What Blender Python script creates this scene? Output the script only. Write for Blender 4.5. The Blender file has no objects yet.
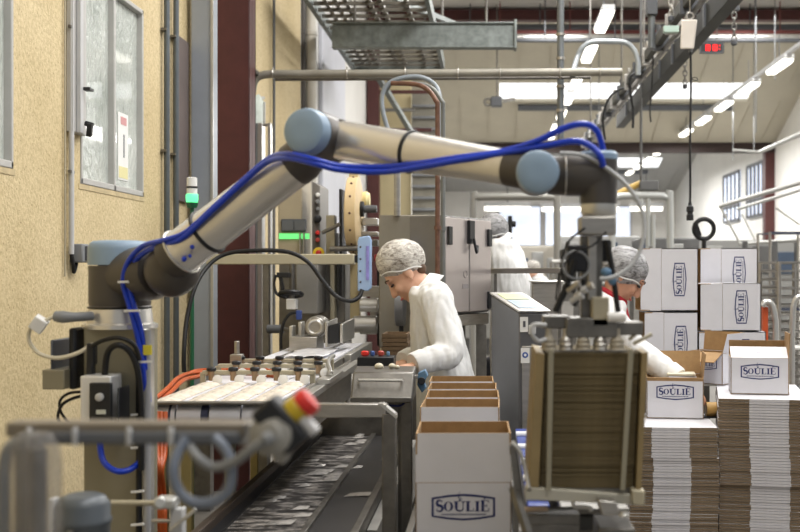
import bpy, bmesh, math, random
from mathutils import Vector, Matrix, Euler, Quaternion, noise

sc = bpy.context.scene
COL = sc.collection
F = 1111.1          # focal length in pixels of the 800 x 532 frame
H = 1.5             # eye height
rng = random.Random(7)

# ------------------------------------------------------------------ camera, sky, lights, exposure
cam_d = bpy.data.cameras.new('camera')
cam = bpy.data.objects.new('camera', cam_d)
COL.objects.link(cam)
cam.location = (0, 0, H)
cam.rotation_euler = (math.pi / 2, 0, 0)
cam_d.sensor_width = 36.0
cam_d.lens = 50.0
cam_d.shift_x = -0.1125
cam_d.shift_y = 0.0075
cam_d.clip_start = 0.05
cam_d.clip_end = 200
cam_d.dof.use_dof = True
cam_d.dof.focus_distance = 4.7
cam_d.dof.aperture_fstop = 3.6
sc.camera = cam

world = bpy.data.worlds.new('World')
sc.world = world
world.use_nodes = True
bg = world.node_tree.nodes['Background']
bg.inputs['Color'].default_value = (0.94, 0.97, 1.0, 1)
bg.inputs['Strength'].default_value = 0.42

def area_light(name, loc, sx, sy, power, color=(1, 1, 1), rot=(0, 0, 0)):
    d = bpy.data.lights.new(name, 'AREA')
    d.shape = 'RECTANGLE'
    d.size = sx
    d.size_y = sy
    d.energy = power
    d.color = color
    o = bpy.data.objects.new(name, d)
    COL.objects.link(o)
    o.location = loc
    o.rotation_euler = rot
    return o

# the ceiling's rows of lamps (each built further down) and an unseen broad light below the near ceiling
for y, e in ((0.5, 90), (5.5, 190), (10.5, 190), (16.0, 180), (22.3, 290), (31.0, 330)):
    z = 5.7 if y < 19 else 4.38
    area_light('lamp_row_light', (1.1, y, z), 0.9, 5.0, e * 1.15, (1.0, 0.985, 0.96))
    area_light('lamp_row_light', (4.27, y, z), 0.9, 5.0, e * 1.15, (1.0, 0.985, 0.96))
area_light('unseen_overhead_light', (0.3, 3.0, 5.9), 2.0, 9.0, 200, (1.0, 0.98, 0.95))

vs = sc.view_settings
vs.view_transform = 'Standard'
vs.look = 'None'
vs.exposure = -0.36
vs.gamma = 1.0
vs.use_curve_mapping = False
sc.cycles.use_denoising = True
sc.cycles.max_bounces = 8
sc.cycles.sample_clamp_indirect = 6.0
sc.cycles.caustics_reflective = False
sc.cycles.caustics_refractive = False

# ------------------------------------------------------------------ helpers
def P(u, v, y):
    return Vector(((u - 490.0) * y / F, y, H - (v - 272.0) * y / F))

def lin(c):
    c = c / 255.0
    return c / 12.92 if c <= 0.04045 else ((c + 0.055) / 1.055) ** 2.4

def rgb(r, g, b):
    return (lin(r), lin(g), lin(b), 1.0)

MATS = {}
def mat(name, col, rough=0.5, metal=0.0, n_scale=0.0, n_amt=0.0, bump=0.0, b_scale=None, stretch=None,
        emit=None, e_str=0.0, alpha=1.0, trans=0.0, coat=0.0, ior=1.45):
    """a procedural principled material: colour with noise variation of n_amt and a bump"""
    if name in MATS:
        return MATS[name]
    m = bpy.data.materials.new(name)
    m.use_nodes = True
    nt = m.node_tree
    b = nt.nodes['Principled BSDF']
    c = rgb(*col)
    b.inputs['Base Color'].default_value = c
    b.inputs['Roughness'].default_value = rough
    b.inputs['Metallic'].default_value = metal
    b.inputs['IOR'].default_value = ior
    b.inputs['Alpha'].default_value = alpha
    b.inputs['Transmission Weight'].default_value = trans
    b.inputs['Coat Weight'].default_value = coat
    if emit:
        b.inputs['Emission Color'].default_value = rgb(*emit)
        b.inputs['Emission Strength'].default_value = e_str
    if n_amt or bump:
        tc = nt.nodes.new('ShaderNodeTexCoord')
        mp = nt.nodes.new('ShaderNodeMapping')
        nt.links.new(tc.outputs['Object'], mp.inputs['Vector'])
        if stretch:
            mp.inputs['Scale'].default_value = stretch
    if n_amt:
        nz = nt.nodes.new('ShaderNodeTexNoise')
        nz.inputs['Scale'].default_value = n_scale or 8
        nz.inputs['Detail'].default_value = 5
        nz.inputs['Roughness'].default_value = 0.62
        nt.links.new(mp.outputs[0], nz.inputs['Vector'])
        cr = nt.nodes.new('ShaderNodeValToRGB')
        cr.color_ramp.elements[0].position = 0.3
        cr.color_ramp.elements[1].position = 0.7
        cr.color_ramp.elements[0].color = (c[0] * (1 - n_amt), c[1] * (1 - n_amt), c[2] * (1 - n_amt), 1)
        cr.color_ramp.elements[1].color = (min(1, c[0] * (1 + n_amt)), min(1, c[1] * (1 + n_amt)), min(1, c[2] * (1 + n_amt)), 1)
        nt.links.new(nz.outputs['Fac'], cr.inputs['Fac'])
        nt.links.new(cr.outputs[0], b.inputs['Base Color'])
    if bump:
        n2 = nt.nodes.new('ShaderNodeTexNoise')
        n2.inputs['Scale'].default_value = b_scale or 60
        n2.inputs['Detail'].default_value = 4
        nt.links.new(mp.outputs[0], n2.inputs['Vector'])
        bp = nt.nodes.new('ShaderNodeBump')
        bp.inputs['Strength'].default_value = bump
        bp.inputs['Distance'].default_value = 0.01
        nt.links.new(n2.outputs['Fac'], bp.inputs['Height'])
        nt.links.new(bp.outputs[0], b.inputs['Normal'])
    MATS[name] = m
    return m

ORG = {}
def origin_of(o):
    return ORG.get(o.name, Vector((0, 0, 0)))

def catmull(pts, k=6):
    pts = [Vector(p) for p in pts]
    if len(pts) < 3:
        return pts
    out = []
    n = len(pts)
    for i in range(n - 1):
        p0 = pts[max(0, i - 1)]; p1 = pts[i]; p2 = pts[i + 1]; p3 = pts[min(n - 1, i + 2)]
        for j in range(k):
            t = j / k
            out.append(0.5 * ((2 * p1) + (p2 - p0) * t + (2 * p0 - 5 * p1 + 4 * p2 - p3) * t * t + (3 * p1 - p0 - 3 * p2 + p3) * t ** 3))
    out.append(pts[-1])
    return out

def perp(d):
    a = Vector((0, 0, 1)) if abs(d.z) < 0.9 else Vector((1, 0, 0))
    x = d.cross(a).normalized()
    return x, d.cross(x).normalized()

class MB:
    """collects shapes in world coordinates, then links them as one mesh object"""
    def __init__(self):
        self.v = []; self.f = []; self.m = []; self.mi = 0; self.flat = []
    def use(self, i):
        self.mi = i
        return self
    def add(self, vs, fs, smooth=True):
        b = len(self.v)
        self.v.extend(Vector(p) for p in vs)
        for f in fs:
            self.f.append([b + i for i in f]); self.m.append(self.mi)
        return self
    def box(self, c, s, rot=None):
        c = Vector(c); x, y, z = s[0] / 2, s[1] / 2, s[2] / 2
        pts = [Vector((i, j, k)) for k in (-z, z) for j in (-y, y) for i in (-x, x)]
        if rot is not None:
            R = rot if isinstance(rot, Matrix) else Euler(rot).to_matrix()
            pts = [R @ p for p in pts]
        return self.add([c + p for p in pts], [(0, 2, 3, 1), (4, 5, 7, 6), (0, 1, 5, 4), (2, 6, 7, 3), (0, 4, 6, 2), (1, 3, 7, 5)])
    def span(self, a, b):
        """axis-aligned box between two corners"""
        a = Vector(a); b = Vector(b)
        return self.box((a + b) / 2, [abs(b[i] - a[i]) for i in range(3)])
    def bar(self, p0, p1, w, h=None, up=None):
        """rectangular bar from p0 to p1; w across, h along 'up'"""
        p0 = Vector(p0); p1 = Vector(p1); h = w if h is None else h
        d = (p1 - p0); L = d.length; d.normalize()
        upv = Vector(up) if up else (Vector((0, 0, 1)) if abs(d.z) < 0.95 else Vector((0, 1, 0)))
        x = d.cross(upv).normalized(); z = x.cross(d).normalized()
        pts = []
        for q in (p0, p1):
            for k in (-1, 1):
                for i in (-1, 1):
                    pts.append(q + x * (i * w / 2) + z * (k * h / 2))
        return self.add(pts, [(0, 2, 3, 1), (4, 5, 7, 6), (0, 1, 5, 4), (2, 6, 7, 3), (0, 4, 6, 2), (1, 3, 7, 5)])
    def prism(self, poly, ext):
        """polygon of 3-D points extruded by a vector"""
        poly = [Vector(p) for p in poly]; ext = Vector(ext); n = len(poly)
        return self.add(poly + [p + ext for p in poly],
                        [tuple(range(n))[::-1], tuple(range(n, 2 * n))] + [(i, (i + 1) % n, n + (i + 1) % n, n + i) for i in range(n)])
    def lathe(self, o, axis, prof, n=24, cap=True):
        """profile of (distance along axis, radius)"""
        o = Vector(o); d = Vector(axis).normalized(); x, y = perp(d)
        vs = []; fs = []
        for (t, r) in prof:
            for i in range(n):
                a = 2 * math.pi * i / n
                vs.append(o + d * t + (x * math.cos(a) + y * math.sin(a)) * r)
        for k in range(len(prof) - 1):
            for i in range(n):
                j = (i + 1) % n
                fs.append((k * n + i, k * n + j, (k + 1) * n + j, (k + 1) * n + i))
        if cap:
            fs.append(tuple(range(n))[::-1])
            fs.append(tuple((len(prof) - 1) * n + i for i in range(n)))
        return self.add(vs, fs)
    def cyl(self, p0, p1, r0, r1=None, n=16, cap=True):
        p0 = Vector(p0); p1 = Vector(p1)
        return self.lathe(p0, p1 - p0, [(0, r0), ((p1 - p0).length, r0 if r1 is None else r1)], n, cap)
    def tube(self, pts, r, n=8, k=6, cap=True, flat=1.0, ref=None):
        """round tube through points (Catmull-Rom smoothed when k>1); r number or one radius per point"""
        src = [Vector(p) for p in pts]
        path = catmull(src, k) if k > 1 else src
        m = len(path)
        if isinstance(r, (int, float)):
            rad = [r] * m
        else:
            rad = []
            for i in range(m):
                t = i / (m - 1) * (len(r) - 1); a = min(int(t), len(r) - 2)
                rad.append(r[a] + (r[a + 1] - r[a]) * (t - a))
        vs = []; fs = []
        x = None
        for i in range(m):
            d = (path[min(i + 1, m - 1)] - path[max(i - 1, 0)])
            if d.length < 1e-9:
                d = Vector((0, 0, 1))
            d.normalize()
            if x is None:
                x = Vector(ref).cross(d).normalized() if ref else perp(d)[0]
            x = (x - d * x.dot(d)).normalized()
            y = d.cross(x)
            for j in range(n):
                a = 2 * math.pi * j / n
                vs.append(path[i] + x * (math.cos(a) * rad[i]) + y * (math.sin(a) * rad[i] * flat))
        for i in range(m - 1):
            for j in range(n):
                q = (j + 1) % n
                fs.append((i * n + j, i * n + q, (i + 1) * n + q, (i + 1) * n + j))
        if cap:
            fs.append(tuple(range(n))[::-1]); fs.append(tuple((m - 1) * n + j for j in range(n)))
        return self.add(vs, fs)
    def ball(self, c, r, rot=None, nu=20, nv=12):
        c = Vector(c); r = (r, r, r) if isinstance(r, (int, float)) else r
        R = None if rot is None else (rot if isinstance(rot, Matrix) else Euler(rot).to_matrix())
        vs = []; fs = []
        for k in range(1, nv):
            th = math.pi * k / nv
            for i in range(nu):
                ph = 2 * math.pi * i / nu
                p = Vector((r[0] * math.sin(th) * math.cos(ph), r[1] * math.sin(th) * math.sin(ph), r[2] * math.cos(th)))
                vs.append(c + (R @ p if R else p))
        top = len(vs); p = Vector((0, 0, r[2])); vs.append(c + (R @ p if R else p))
        p = Vector((0, 0, -r[2])); vs.append(c + (R @ p if R else p))
        for k in range(nv - 2):
            for i in range(nu):
                j = (i + 1) % nu
                fs.append((k * nu + i, (k + 1) * nu + i, (k + 1) * nu + j, k * nu + j))
        for i in range(nu):
            j = (i + 1) % nu
            fs.append((top, i, j)); fs.append((top + 1, (nv - 2) * nu + j, (nv - 2) * nu + i))
        return self.add(vs, fs)
    def torus(self, c, axis, R, r, n=28, m=8):
        c = Vector(c); d = Vector(axis).normalized(); x, y = perp(d)
        vs = []; fs = []
        for i in range(n):
            a = 2 * math.pi * i / n; q = x * math.cos(a) + y * math.sin(a)
            for j in range(m):
                b = 2 * math.pi * j / m
                vs.append(c + q * (R + r * math.cos(b)) + d * (r * math.sin(b)))
        for i in range(n):
            for j in range(m):
                i2 = (i + 1) % n; j2 = (j + 1) % m
                fs.append((i * m + j, i2 * m + j, i2 * m + j2, i * m + j2))
        return self.add(vs, fs)
    def xf(self, M):
        self.v = [M @ p for p in self.v]
        return self
    def quad(self, a, b, c, d):
        return self.add([a, b, c, d], [(0, 1, 2, 3)])
    def mesh(self, name, mats, org, smooth=40, fix=True):
        me = bpy.data.meshes.new(name)
        me.from_pydata([p - org for p in self.v], [], self.f)
        for i, m in enumerate(mats):
            me.materials.append(m)
        for p, i in zip(me.polygons, self.m):
            p.material_index = i
        if fix:
            bm = bmesh.new(); bm.from_mesh(me)
            bmesh.ops.recalc_face_normals(bm, faces=bm.faces)
            bm.to_mesh(me); bm.free()
        if smooth:
            for p in me.polygons:
                p.use_smooth = True
            me.set_sharp_from_angle(angle=math.radians(smooth))
        me.update()
        return me
    def build(self, name, mats, parent=None, bevel=0.0, smooth=40, fix=True, seg=2):
        mats = mats if isinstance(mats, (list, tuple)) else [mats]
        if parent is not None:
            org = origin_of(parent)
        else:
            lo = [min(p[i] for p in self.v) for i in range(3)]; hi = [max(p[i] for p in self.v) for i in range(3)]
            org = Vector(((lo[0] + hi[0]) / 2, (lo[1] + hi[1]) / 2, lo[2]))
        o = bpy.data.objects.new(name, self.mesh(name, mats, org, smooth, fix))
        COL.objects.link(o)
        if parent is not None:
            o.parent = parent
        else:
            o.location = org
        ORG[o.name] = org
        if bevel:
            b = o.modifiers.new('bevel', 'BEVEL')
            b.width = bevel; b.segments = seg; b.limit_method = 'ANGLE'; b.angle_limit = math.radians(35)
        return o

def tag(o, label, cat, group=None, kind=None):
    o['label'] = label; o['category'] = cat
    if group: o['group'] = group
    if kind: o['kind'] = kind
    return o

def thing(name, label, cat, loc, group=None):
    o = bpy.data.objects.new(name, None)
    COL.objects.link(o)
    o.empty_display_size = 0.05
    o.location = loc
    ORG[o.name] = Vector(loc)
    return tag(o, label, cat, group)

def struct(o):
    o['kind'] = 'structure'
    return o

def copy_tree(o, parent=None):
    c = o.copy()
    COL.objects.link(c)
    c.parent = parent
    for ch in list(o.children):
        copy_tree(ch, c)
    return c

def dup(o, loc, label=None, rot=None, group=None):
    c = copy_tree(o)
    c.location = loc
    if rot is not None: c.rotation_euler = rot
    if label: c['label'] = label
    if group: c['group'] = group
    return c

# ------------------------------------------------------------------ materials
STEEL = mat('brushed stainless steel', (176, 172, 166), 0.34, 0.9, 9, 0.14, 0.05, 200, (1, 1, 6))
STEEL_D = mat('worn dark steel', (120, 117, 112), 0.42, 0.85, 12, 0.25, 0.05, 120)
STEEL_W = mat('satin pale steel', (205, 203, 198), 0.3, 0.75, 7, 0.1)
GALV = mat('galvanized steel', (122, 128, 126), 0.5, 0.7, 14, 0.28, 0.04, 60)
ALU = mat('satin aluminium', (196, 190, 182), 0.27, 0.9, 6, 0.05)
IRON_R = mat('brown red painted steel', (78, 40, 38), 0.5, 0.0, 6, 0.15)
BLACK = mat('black rubber', (22, 22, 24), 0.5)
BLACK_P = mat('black plastic', (32, 33, 36), 0.4)
GREY_P = mat('mid grey plastic', (128, 130, 132), 0.5, 0, 10, 0.08)
GREY_L = mat('light grey paint', (190, 190, 190), 0.45, 0, 8, 0.05)
GREY_D = mat('dark grey paint', (84, 86, 90), 0.45, 0, 8, 0.08)
BEIGE_M = mat('beige painted metal', (176, 168, 146), 0.5, 0.2, 8, 0.1)
WHITE = mat('white plastic', (228, 227, 224), 0.4, 0, 10, 0.04)
RED = mat('red plastic', (206, 48, 42), 0.35)
YELLOW = mat('yellow plastic', (226, 196, 40), 0.4)
ORANGE = mat('orange tube', (180, 84, 38), 0.35, 0, 20, 0.1)
BLUE_T = mat('blue pneumatic tube', (28, 62, 190), 0.28, 0, 9, 0.06)
BLUE_C = mat('pale blue plastic cap', (138, 160, 182), 0.42, 0, 12, 0.04)
BLUE_D = mat('dull blue plastic', (96, 130, 160), 0.5, 0, 9, 0.15)
CLEAR_H = mat('translucent grey hose', (176, 178, 180), 0.3, 0, 10, 0.05)
CREAM = mat('cream plastic', (214, 206, 184), 0.45, 0, 9, 0.06)
BROWN = mat('brown corrugated cardboard', (160, 128, 88), 0.8, 0, 25, 0.12, 0.1, 150)
CARD_W = mat('white coated cardboard', (213, 212, 217), 0.6, 0, 12, 0.03)
NAVY = mat('navy blue print', (30, 40, 98), 0.6)
GREEN_L = mat('green signal light', (60, 200, 120), 0.3, emit=(110, 255, 170), e_str=1.6)
LAMP = mat('fluorescent tube glow', (255, 252, 244), 0.4, emit=(255, 250, 238), e_str=5.0)
# ------------------------------------------------------------------ the setting
def wall_material():
    m = bpy.data.materials.new('yellow roughcast render'); m.use_nodes = True
    nt = m.node_tree; b = nt.nodes['Principled BSDF']
    b.inputs['Roughness'].default_value = 0.85
    tc = nt.nodes.new('ShaderNodeTexCoord')
    n1 = nt.nodes.new('ShaderNodeTexNoise'); n1.inputs['Scale'].default_value = 70; n1.inputs['Detail'].default_value = 3
    n2 = nt.nodes.new('ShaderNodeTexNoise'); n2.inputs['Scale'].default_value = 1.3; n2.inputs['Detail'].default_value = 5
    vo = nt.nodes.new('ShaderNodeTexVoronoi'); vo.inputs['Scale'].default_value = 38; vo.inputs['Randomness'].default_value = 1
    for n in (n1, n2, vo):
        nt.links.new(tc.outputs['Object'], n.inputs['Vector'])
    r1 = nt.nodes.new('ShaderNodeValToRGB')
    r1.color_ramp.elements[0].position = 0.3; r1.color_ramp.elements[0].color = rgb(196, 177, 137)
    r1.color_ramp.elements[1].position = 0.62; r1.color_ramp.elements[1].color = rgb(219, 201, 161)
    nt.links.new(n1.outputs['Fac'], r1.inputs['Fac'])
    r2 = nt.nodes.new('ShaderNodeValToRGB')
    r2.color_ramp.elements[0].position = 0.35; r2.color_ramp.elements[0].color = (0.86, 0.84, 0.78, 1)
    r2.color_ramp.elements[1].position = 0.6; r2.color_ramp.elements[1].color = (1, 1, 1, 1)
    nt.links.new(n2.outputs['Fac'], r2.inputs['Fac'])
    mx = nt.nodes.new('ShaderNodeMixRGB'); mx.blend_type = 'MULTIPLY'; mx.inputs[0].default_value = 1
    nt.links.new(r1.outputs[0], mx.inputs[1]); nt.links.new(r2.outputs[0], mx.inputs[2])
    r3 = nt.nodes.new('ShaderNodeValToRGB')       # small dark pits in the roughcast
    r3.color_ramp.elements[0].position = 0.10; r3.color_ramp.elements[0].color = (0.5, 0.44, 0.36, 1)
    r3.color_ramp.elements[1].position = 0.17; r3.color_ramp.elements[1].color = (1, 1, 1, 1)
    nt.links.new(vo.outputs['Distance'], r3.inputs['Fac'])
    m2 = nt.nodes.new('ShaderNodeMixRGB'); m2.blend_type = 'MULTIPLY'; m2.inputs[0].default_value = 0.75
    nt.links.new(mx.outputs[0], m2.inputs[1]); nt.links.new(r3.outputs[0], m2.inputs[2])
    nt.links.new(m2.outputs[0], b.inputs['Base Color'])
    bp = nt.nodes.new('ShaderNodeBump'); bp.inputs['Strength'].default_value = 0.4; bp.inputs['Distance'].default_value = 0.01
    nt.links.new(n1.outputs['Fac'], bp.inputs['Height']); nt.links.new(bp.outputs[0], b.inputs['Normal'])
    return m

def glass_material():
    m = bpy.data.materials.new('rippled obscure glass'); m.use_nodes = True
    nt = m.node_tree; b = nt.nodes['Principled BSDF']
    tc = nt.nodes.new('ShaderNodeTexCoord')
    mp = nt.nodes.new('ShaderNodeMapping'); mp.inputs['Scale'].default_value = (1, 1, 0.55)
    nt.links.new(tc.outputs['Object'], mp.inputs['Vector'])
    n1 = nt.nodes.new('ShaderNodeTexNoise'); n1.inputs['Scale'].default_value = 42; n1.inputs['Detail'].default_value = 3
    nt.links.new(mp.outputs[0], n1.inputs['Vector'])
    n2 = nt.nodes.new('ShaderNodeTexNoise'); n2.inputs['Scale'].default_value = 3; n2.inputs['Detail'].default_value = 3
    nt.links.new(tc.outputs['Object'], n2.inputs['Vector'])
    r = nt.nodes.new('ShaderNodeValToRGB')
    r.color_ramp.elements[0].position = 0.3; r.color_ramp.elements[0].color = rgb(178, 186, 178)
    r.color_ramp.elements[1].position = 0.7; r.color_ramp.elements[1].color = rgb(228, 232, 226)
    nt.links.new(n2.outputs['Fac'], r.inputs['Fac']); nt.links.new(r.outputs[0], b.inputs['Base Color'])
    b.inputs['Roughness'].default_value = 0.16
    b.inputs['Transmission Weight'].default_value = 0.12
    b.inputs['Specular IOR Level'].default_value = 0.9
    b.inputs['Coat Weight'].default_value = 0.5
    bp = nt.nodes.new('ShaderNodeBump'); bp.inputs['Strength'].default_value = 1.0; bp.inputs['Distance'].default_value = 0.01
    nt.links.new(n1.outputs['Fac'], bp.inputs['Height']); nt.links.new(bp.outputs[0], b.inputs['Normal'])
    return m

WALL_Y = wall_material()
GLASS_O = glass_material()
FLOOR_M = mat('grey concrete floor', (128, 124, 118), 0.6, 0, 3, 0.12, 0.1, 40)
ROOF_M = mat('beige roof panel', (188, 182, 166), 0.6, 0, 2, 0.05)
ROOF_G = mat('pale grey roof panel', (176, 176, 174), 0.6, 0, 2, 0.05)
WALL_W = mat('white wall cladding', (226, 224, 220), 0.5, 0, 2, 0.04)
WALL_L = mat('lilac white cladding sheet', (206, 208, 218), 0.35, 0, 3, 0.05)
FRAME_W = mat('grey white window frame', (178, 176, 172), 0.5, 0, 12, 0.06)
SKYLIGHT = mat('skylight daylight', (250, 252, 255), 0.4, emit=(250, 252, 255), e_str=2.2)
WINLIT = mat('daylit far window', (226, 234, 250), 0.4, emit=(222, 232, 252), e_str=1.0)

XW = -1.9           # face of the left wall
struct(MB().span((-2.3, -3, -0.2), (7.0, 41, 0)).build('floor', FLOOR_M))
w = MB()            # wall with two window openings
zb, zt = 1.91, 2.93
cuts = [(3.42, 4.42), (5.15, 6.08)]
ys = [-3.0]
for a, b_ in cuts: ys += [a, b_]
ys.append(11.15)
for i in range(len(ys) - 1):
    if i % 2 == 0:
        w.span((XW - 0.3, ys[i], 0), (XW, ys[i + 1], 6.1))
    else:
        w.span((XW - 0.3, ys[i], 0), (XW, ys[i + 1], zb)); w.span((XW - 0.3, ys[i], zt), (XW, ys[i + 1], 6.1))
struct(w.build('wall_left', WALL_Y))
struct(MB().span((XW - 0.3, 11.15, 0), (XW, 41, 6.1)).build('wall_left_far', WALL_W))
struct(MB().span((6.5, 8, 0), (6.8, 41, 6.3)).build('wall_right', mat('cream white wall', (238, 237, 233), 0.6, 0, 2, 0.04)))
struct(MB().span((-2.2, 39, 0), (6.8, 39.3, 6.3)).build('wall_back', WALL_W))
struct(MB().span((-2.2, -3, 6.1), (6.8, 19.6, 6.3)).build('ceiling', mat('grey white ceiling', (196, 192, 186), 0.6, 0, 2, 0.04)))
# two saw-tooth roof slopes, each with a band of skylight
def slope(name, y0, z0, y1, z1, m, gap=None):
    b = MB()
    def z(y): return z0 + (z1 - z0) * (y - y0) / (y1 - y0)
    def slab(xa, xb, ya, yb):
        b.add([(xa, ya, z(ya)), (xb, ya, z(ya)), (xb, yb, z(yb)), (xa, yb, z(yb)), (xa, ya, z(ya) + .1), (xb, ya, z(ya) + .1), (xb, yb, z(yb) + .1), (xa, yb, z(yb) + .1)],
              [(0, 1, 2, 3), (7, 6, 5, 4), (0, 4, 5, 1), (1, 5, 6, 2), (2, 6, 7, 3), (3, 7, 4, 0)])
    ga, gb, xa, xb = gap
    slab(-2.2, 6.6, y0, ga); slab(-2.2, 6.6, gb, y1); slab(-2.2, xa, ga, gb); slab(xb, 6.6, ga, gb)
    for k in range(14):                            # standing seams between the panels
        x = -1.9 + 0.62 * k
        b.bar((x, y0, z(y0) - .008), (x, ga, z(ga) - .008), .02, .02)
        b.bar((x, gb, z(gb) - .008), (x, y1, z(y1) - .008), .02, .02)
    o = struct(b.build(name, m))
    s = MB()
    s.add([(xa, ga, z(ga) + .06), (xb, ga, z(ga) + .06), (xb, gb, z(gb) + .06), (xa, gb, z(gb) + .06)], [(0, 1, 2, 3)])
    b2 = MB(); zz_ = z(gb); b2.span((xa + .4, gb + .1, z(gb + .1) - .14), (xb - .3, gb + .2, z(gb + .1) - .02)); struct(b2.build('trim_%d' % (6 if y0 < 22 else 7), GREY_D))
    return o, s
o, s = slope('ceiling_slope_1', 21.3, 5.97, 25.4, 4.42, ROOF_M, (22.85, 23.55, 0.2, 5.45))
struct(s.build('window_3', SKYLIGHT))
o, s = slope('ceiling_slope_2', 25.6, 7.2, 39.0, 4.33, ROOF_G, (35.3, 36.4, 1.6, 5.5))
struct(s.build('window_4', SKYLIGHT))
struct(MB().span((-2.2, 19.6, 5.9), (6.6, 21.4, 6.1)).build('ceiling_valley', ROOF_M))
struct(MB().span((-2.2, 25.4, 4.42), (6.6, 25.5, 7.2)).build('wall_upstand', ROOF_G))

def window(n, y0, y1, handle):
    r = bpy.data.objects.new('window_%d' % n, None); COL.objects.link(r); struct(r)
    r.location = (XW, (y0 + y1) / 2, zb); ORG[r.name] = Vector(r.location)
    f = MB(); x0, x1 = XW - 0.05, XW + 0.006; t = 0.022; ym = (y0 + y1) / 2
    f.span((x0, y0, zb), (x1, y0 + t, zt)); f.span((x0, y1 - t, zb), (x1, y1, zt))
    f.span((x0, y0, zb), (x1, y1, zb + .03)); f.span((x0, y0, zt - .025), (x1, y1, zt))
    f.span((x0, ym - .014, zb), (x1, ym + .014, zt))
    f.build('window_frame', FRAME_W, r, bevel=.004)
    for a, b_ in ((y0 + t, ym - .014), (ym + .014, y1 - t)):
        MB().span((XW - .035, a, zb + .03), (XW - .025, b_, zt - .025)).build('pane', GLASS_O, r)
    s = MB().span((XW - .02, y0 - .02, zb - .025), (XW + .003, y1 + .02, zb)); s.build('window_sill', mat('stained sill', (192, 174, 136), .7, 0, 10, .2), r)
    return r
window(1, 3.42, 4.42, False)
w2 = window(2, 5.15, 6.08, True)
# hinged grey shutter rail beside the second window, with its latches
j = thing('window_shutter_rail', 'tall pale grey rail beside the large rippled window on yellow wall', 'rail', (XW + .05, 5.06, 2.2))
MB().span((XW, 4.98, 2.13), (XW + .03, 5.15, 4.6)).build('back_plate', FRAME_W, j, bevel=.004)
MB().span((XW + .03, 5.02, 2.13), (XW + .05, 5.06, 4.6)).build('guide_rib', GREY_L, j, bevel=.003)
h = MB(); h.box((XW + .06, 5.09, 2.335), (.035, .05, .010)); h.cyl((XW + .05, 5.06, 2.335), (XW + .08, 5.06, 2.335), .008); h.build('latch', BLACK_P, j)
h = MB(); h.box((XW + .07, 5.08, 2.15), (.022, .022, .06), (0.3, 0.2, 0)); h.cyl((XW + .05, 5.08, 2.18), (XW + .085, 5.08, 2.17), .012); h.build('handle', BLACK_P, j)

# printed notice stuck on the far pane of the window
st = thing('notice_sheet', 'white notice with red and yellow marks stuck on rippled window pane', 'notice', (XW - .02, 5.86, 2.02))
MB().span((XW - .024, 5.74, 1.98), (XW - .021, 5.90, 2.33)).build('sheet', WHITE, st)
MB().span((XW - .021, 5.75, 1.99), (XW - .0195, 5.89, 2.05)).build('yellow_band', mat('yellow print', (222, 214, 160), .6), st)
MB().span((XW - .021, 5.78, 2.27), (XW - .0195, 5.87, 2.31)).build('red_print', mat('red print', (206, 150, 150), .6), st)
MB().span((XW - .021, 5.82, 2.10), (XW - .0195, 5.84, 2.22)).build('dark_print', GREY_P, st)

# conduits on the wall
c = thing('wall_conduit', 'thin vertical conduit ending in a wall socket left of the robot', 'conduit', (XW + .02, 4.99, 1.5))
MB().tube([(XW + .02, 4.99, 4.6), (XW + .02, 4.99, 1.58)], .012, 10, 1).build('pipe', GREY_L, c)
MB().tube([(XW + .01, 4.94, 4.6), (XW + .01, 4.94, 1.48)], .004, 6, 1).build('thin_cable', BEIGE_M, c)
b = MB(); b.box((XW + .03, 5.06, 1.585), (.06, .085, .085)); b.build('socket_box', GREY_P, c, bevel=.006)
b = MB(); b.box((XW + .065, 5.075, 1.585), (.012, .05, .066)); b.build('socket_cover', GREY_D, c, bevel=.003)
for z in (1.95, 2.6): MB().box((XW + .02, 4.99, z), (.012, .05, .012)).build('clip', STEEL_D, c)
b = MB(); b.tube([(XW + .02, 4.99, 1.58), (XW + .025, 5.0, 1.53), (XW + .02, 5.02, 1.50), (XW + .02, 5.05, 1.54)], .009); b.build('cable_end', BLACK, c)
for i, (y, lab) in enumerate(((6.43, 'dark steel conduit running down the wall, nearer the window'), (6.62, 'dark steel conduit running down the wall, nearer the brown column'))):
    c = thing('steel_conduit', lab, 'conduit', (XW + .03, y, .5))
    MB().cyl((XW + .03, y, .5), (XW + .03, y, 4.6), .017, n=10).build('pipe', mat('blue grey conduit', (98, 104, 108), .4, .6, 8, .1), c)
    k = MB()
    for z in (1.6, 2.2, 2.9): k.box((XW + .02, y, z), (.03, .07, .014))
    k.build('clamp', STEEL_D, c)

# brown steel columns of the portal frames
def column(y, x, w_, h_, name, lab):
    b = MB(); t = .014
    b.span((x, y - .1, 0), (x + .18, y - .1 + t, h_)); b.span((x, y + .1 - t, 0), (x + .18, y + .1, h_)); b.span((x + .083, y - .1, 0), (x + .097, y + .1, h_))
    return struct(b.build(name, IRON_R, bevel=.002))
b = MB()
b.span((XW, 7.6, 0), (XW + .25, 7.63, 6.1)); b.span((XW, 7.8, 0), (XW + .25, 7.83, 6.1)); b.span((XW + .22, 7.6, 0), (XW + .25, 7.83, 6.1)); b.span((XW + .03, 7.7, 0), (XW + .25, 7.72, 6.1))
struct(b.build('trim_1', IRON_R, bevel=.003))
MBc = MB(); MBc.span((XW + .02, 17.0, 0), (XW + .2, 17.2, 6.1)); struct(MBc.build('trim_2', IRON_R))
MBc = MB(); MBc.span((6.28, 25.35, 0), (6.5, 25.6, 4.5)); struct(MBc.build('trim_3', IRON_R))
MBc = MB(); MBc.span((-1.9, 25.3, 4.22), (6.5, 25.5, 4.44)); struct(MBc.build('trim_4', mat('dark brown beam', (46, 32, 29), .6)))
MBc = MB(); MBc.span((-1.9, 19.3, 5.88), (6.5, 19.5, 6.06)); struct(MBc.build('trim_5', IRON_R))
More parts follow.
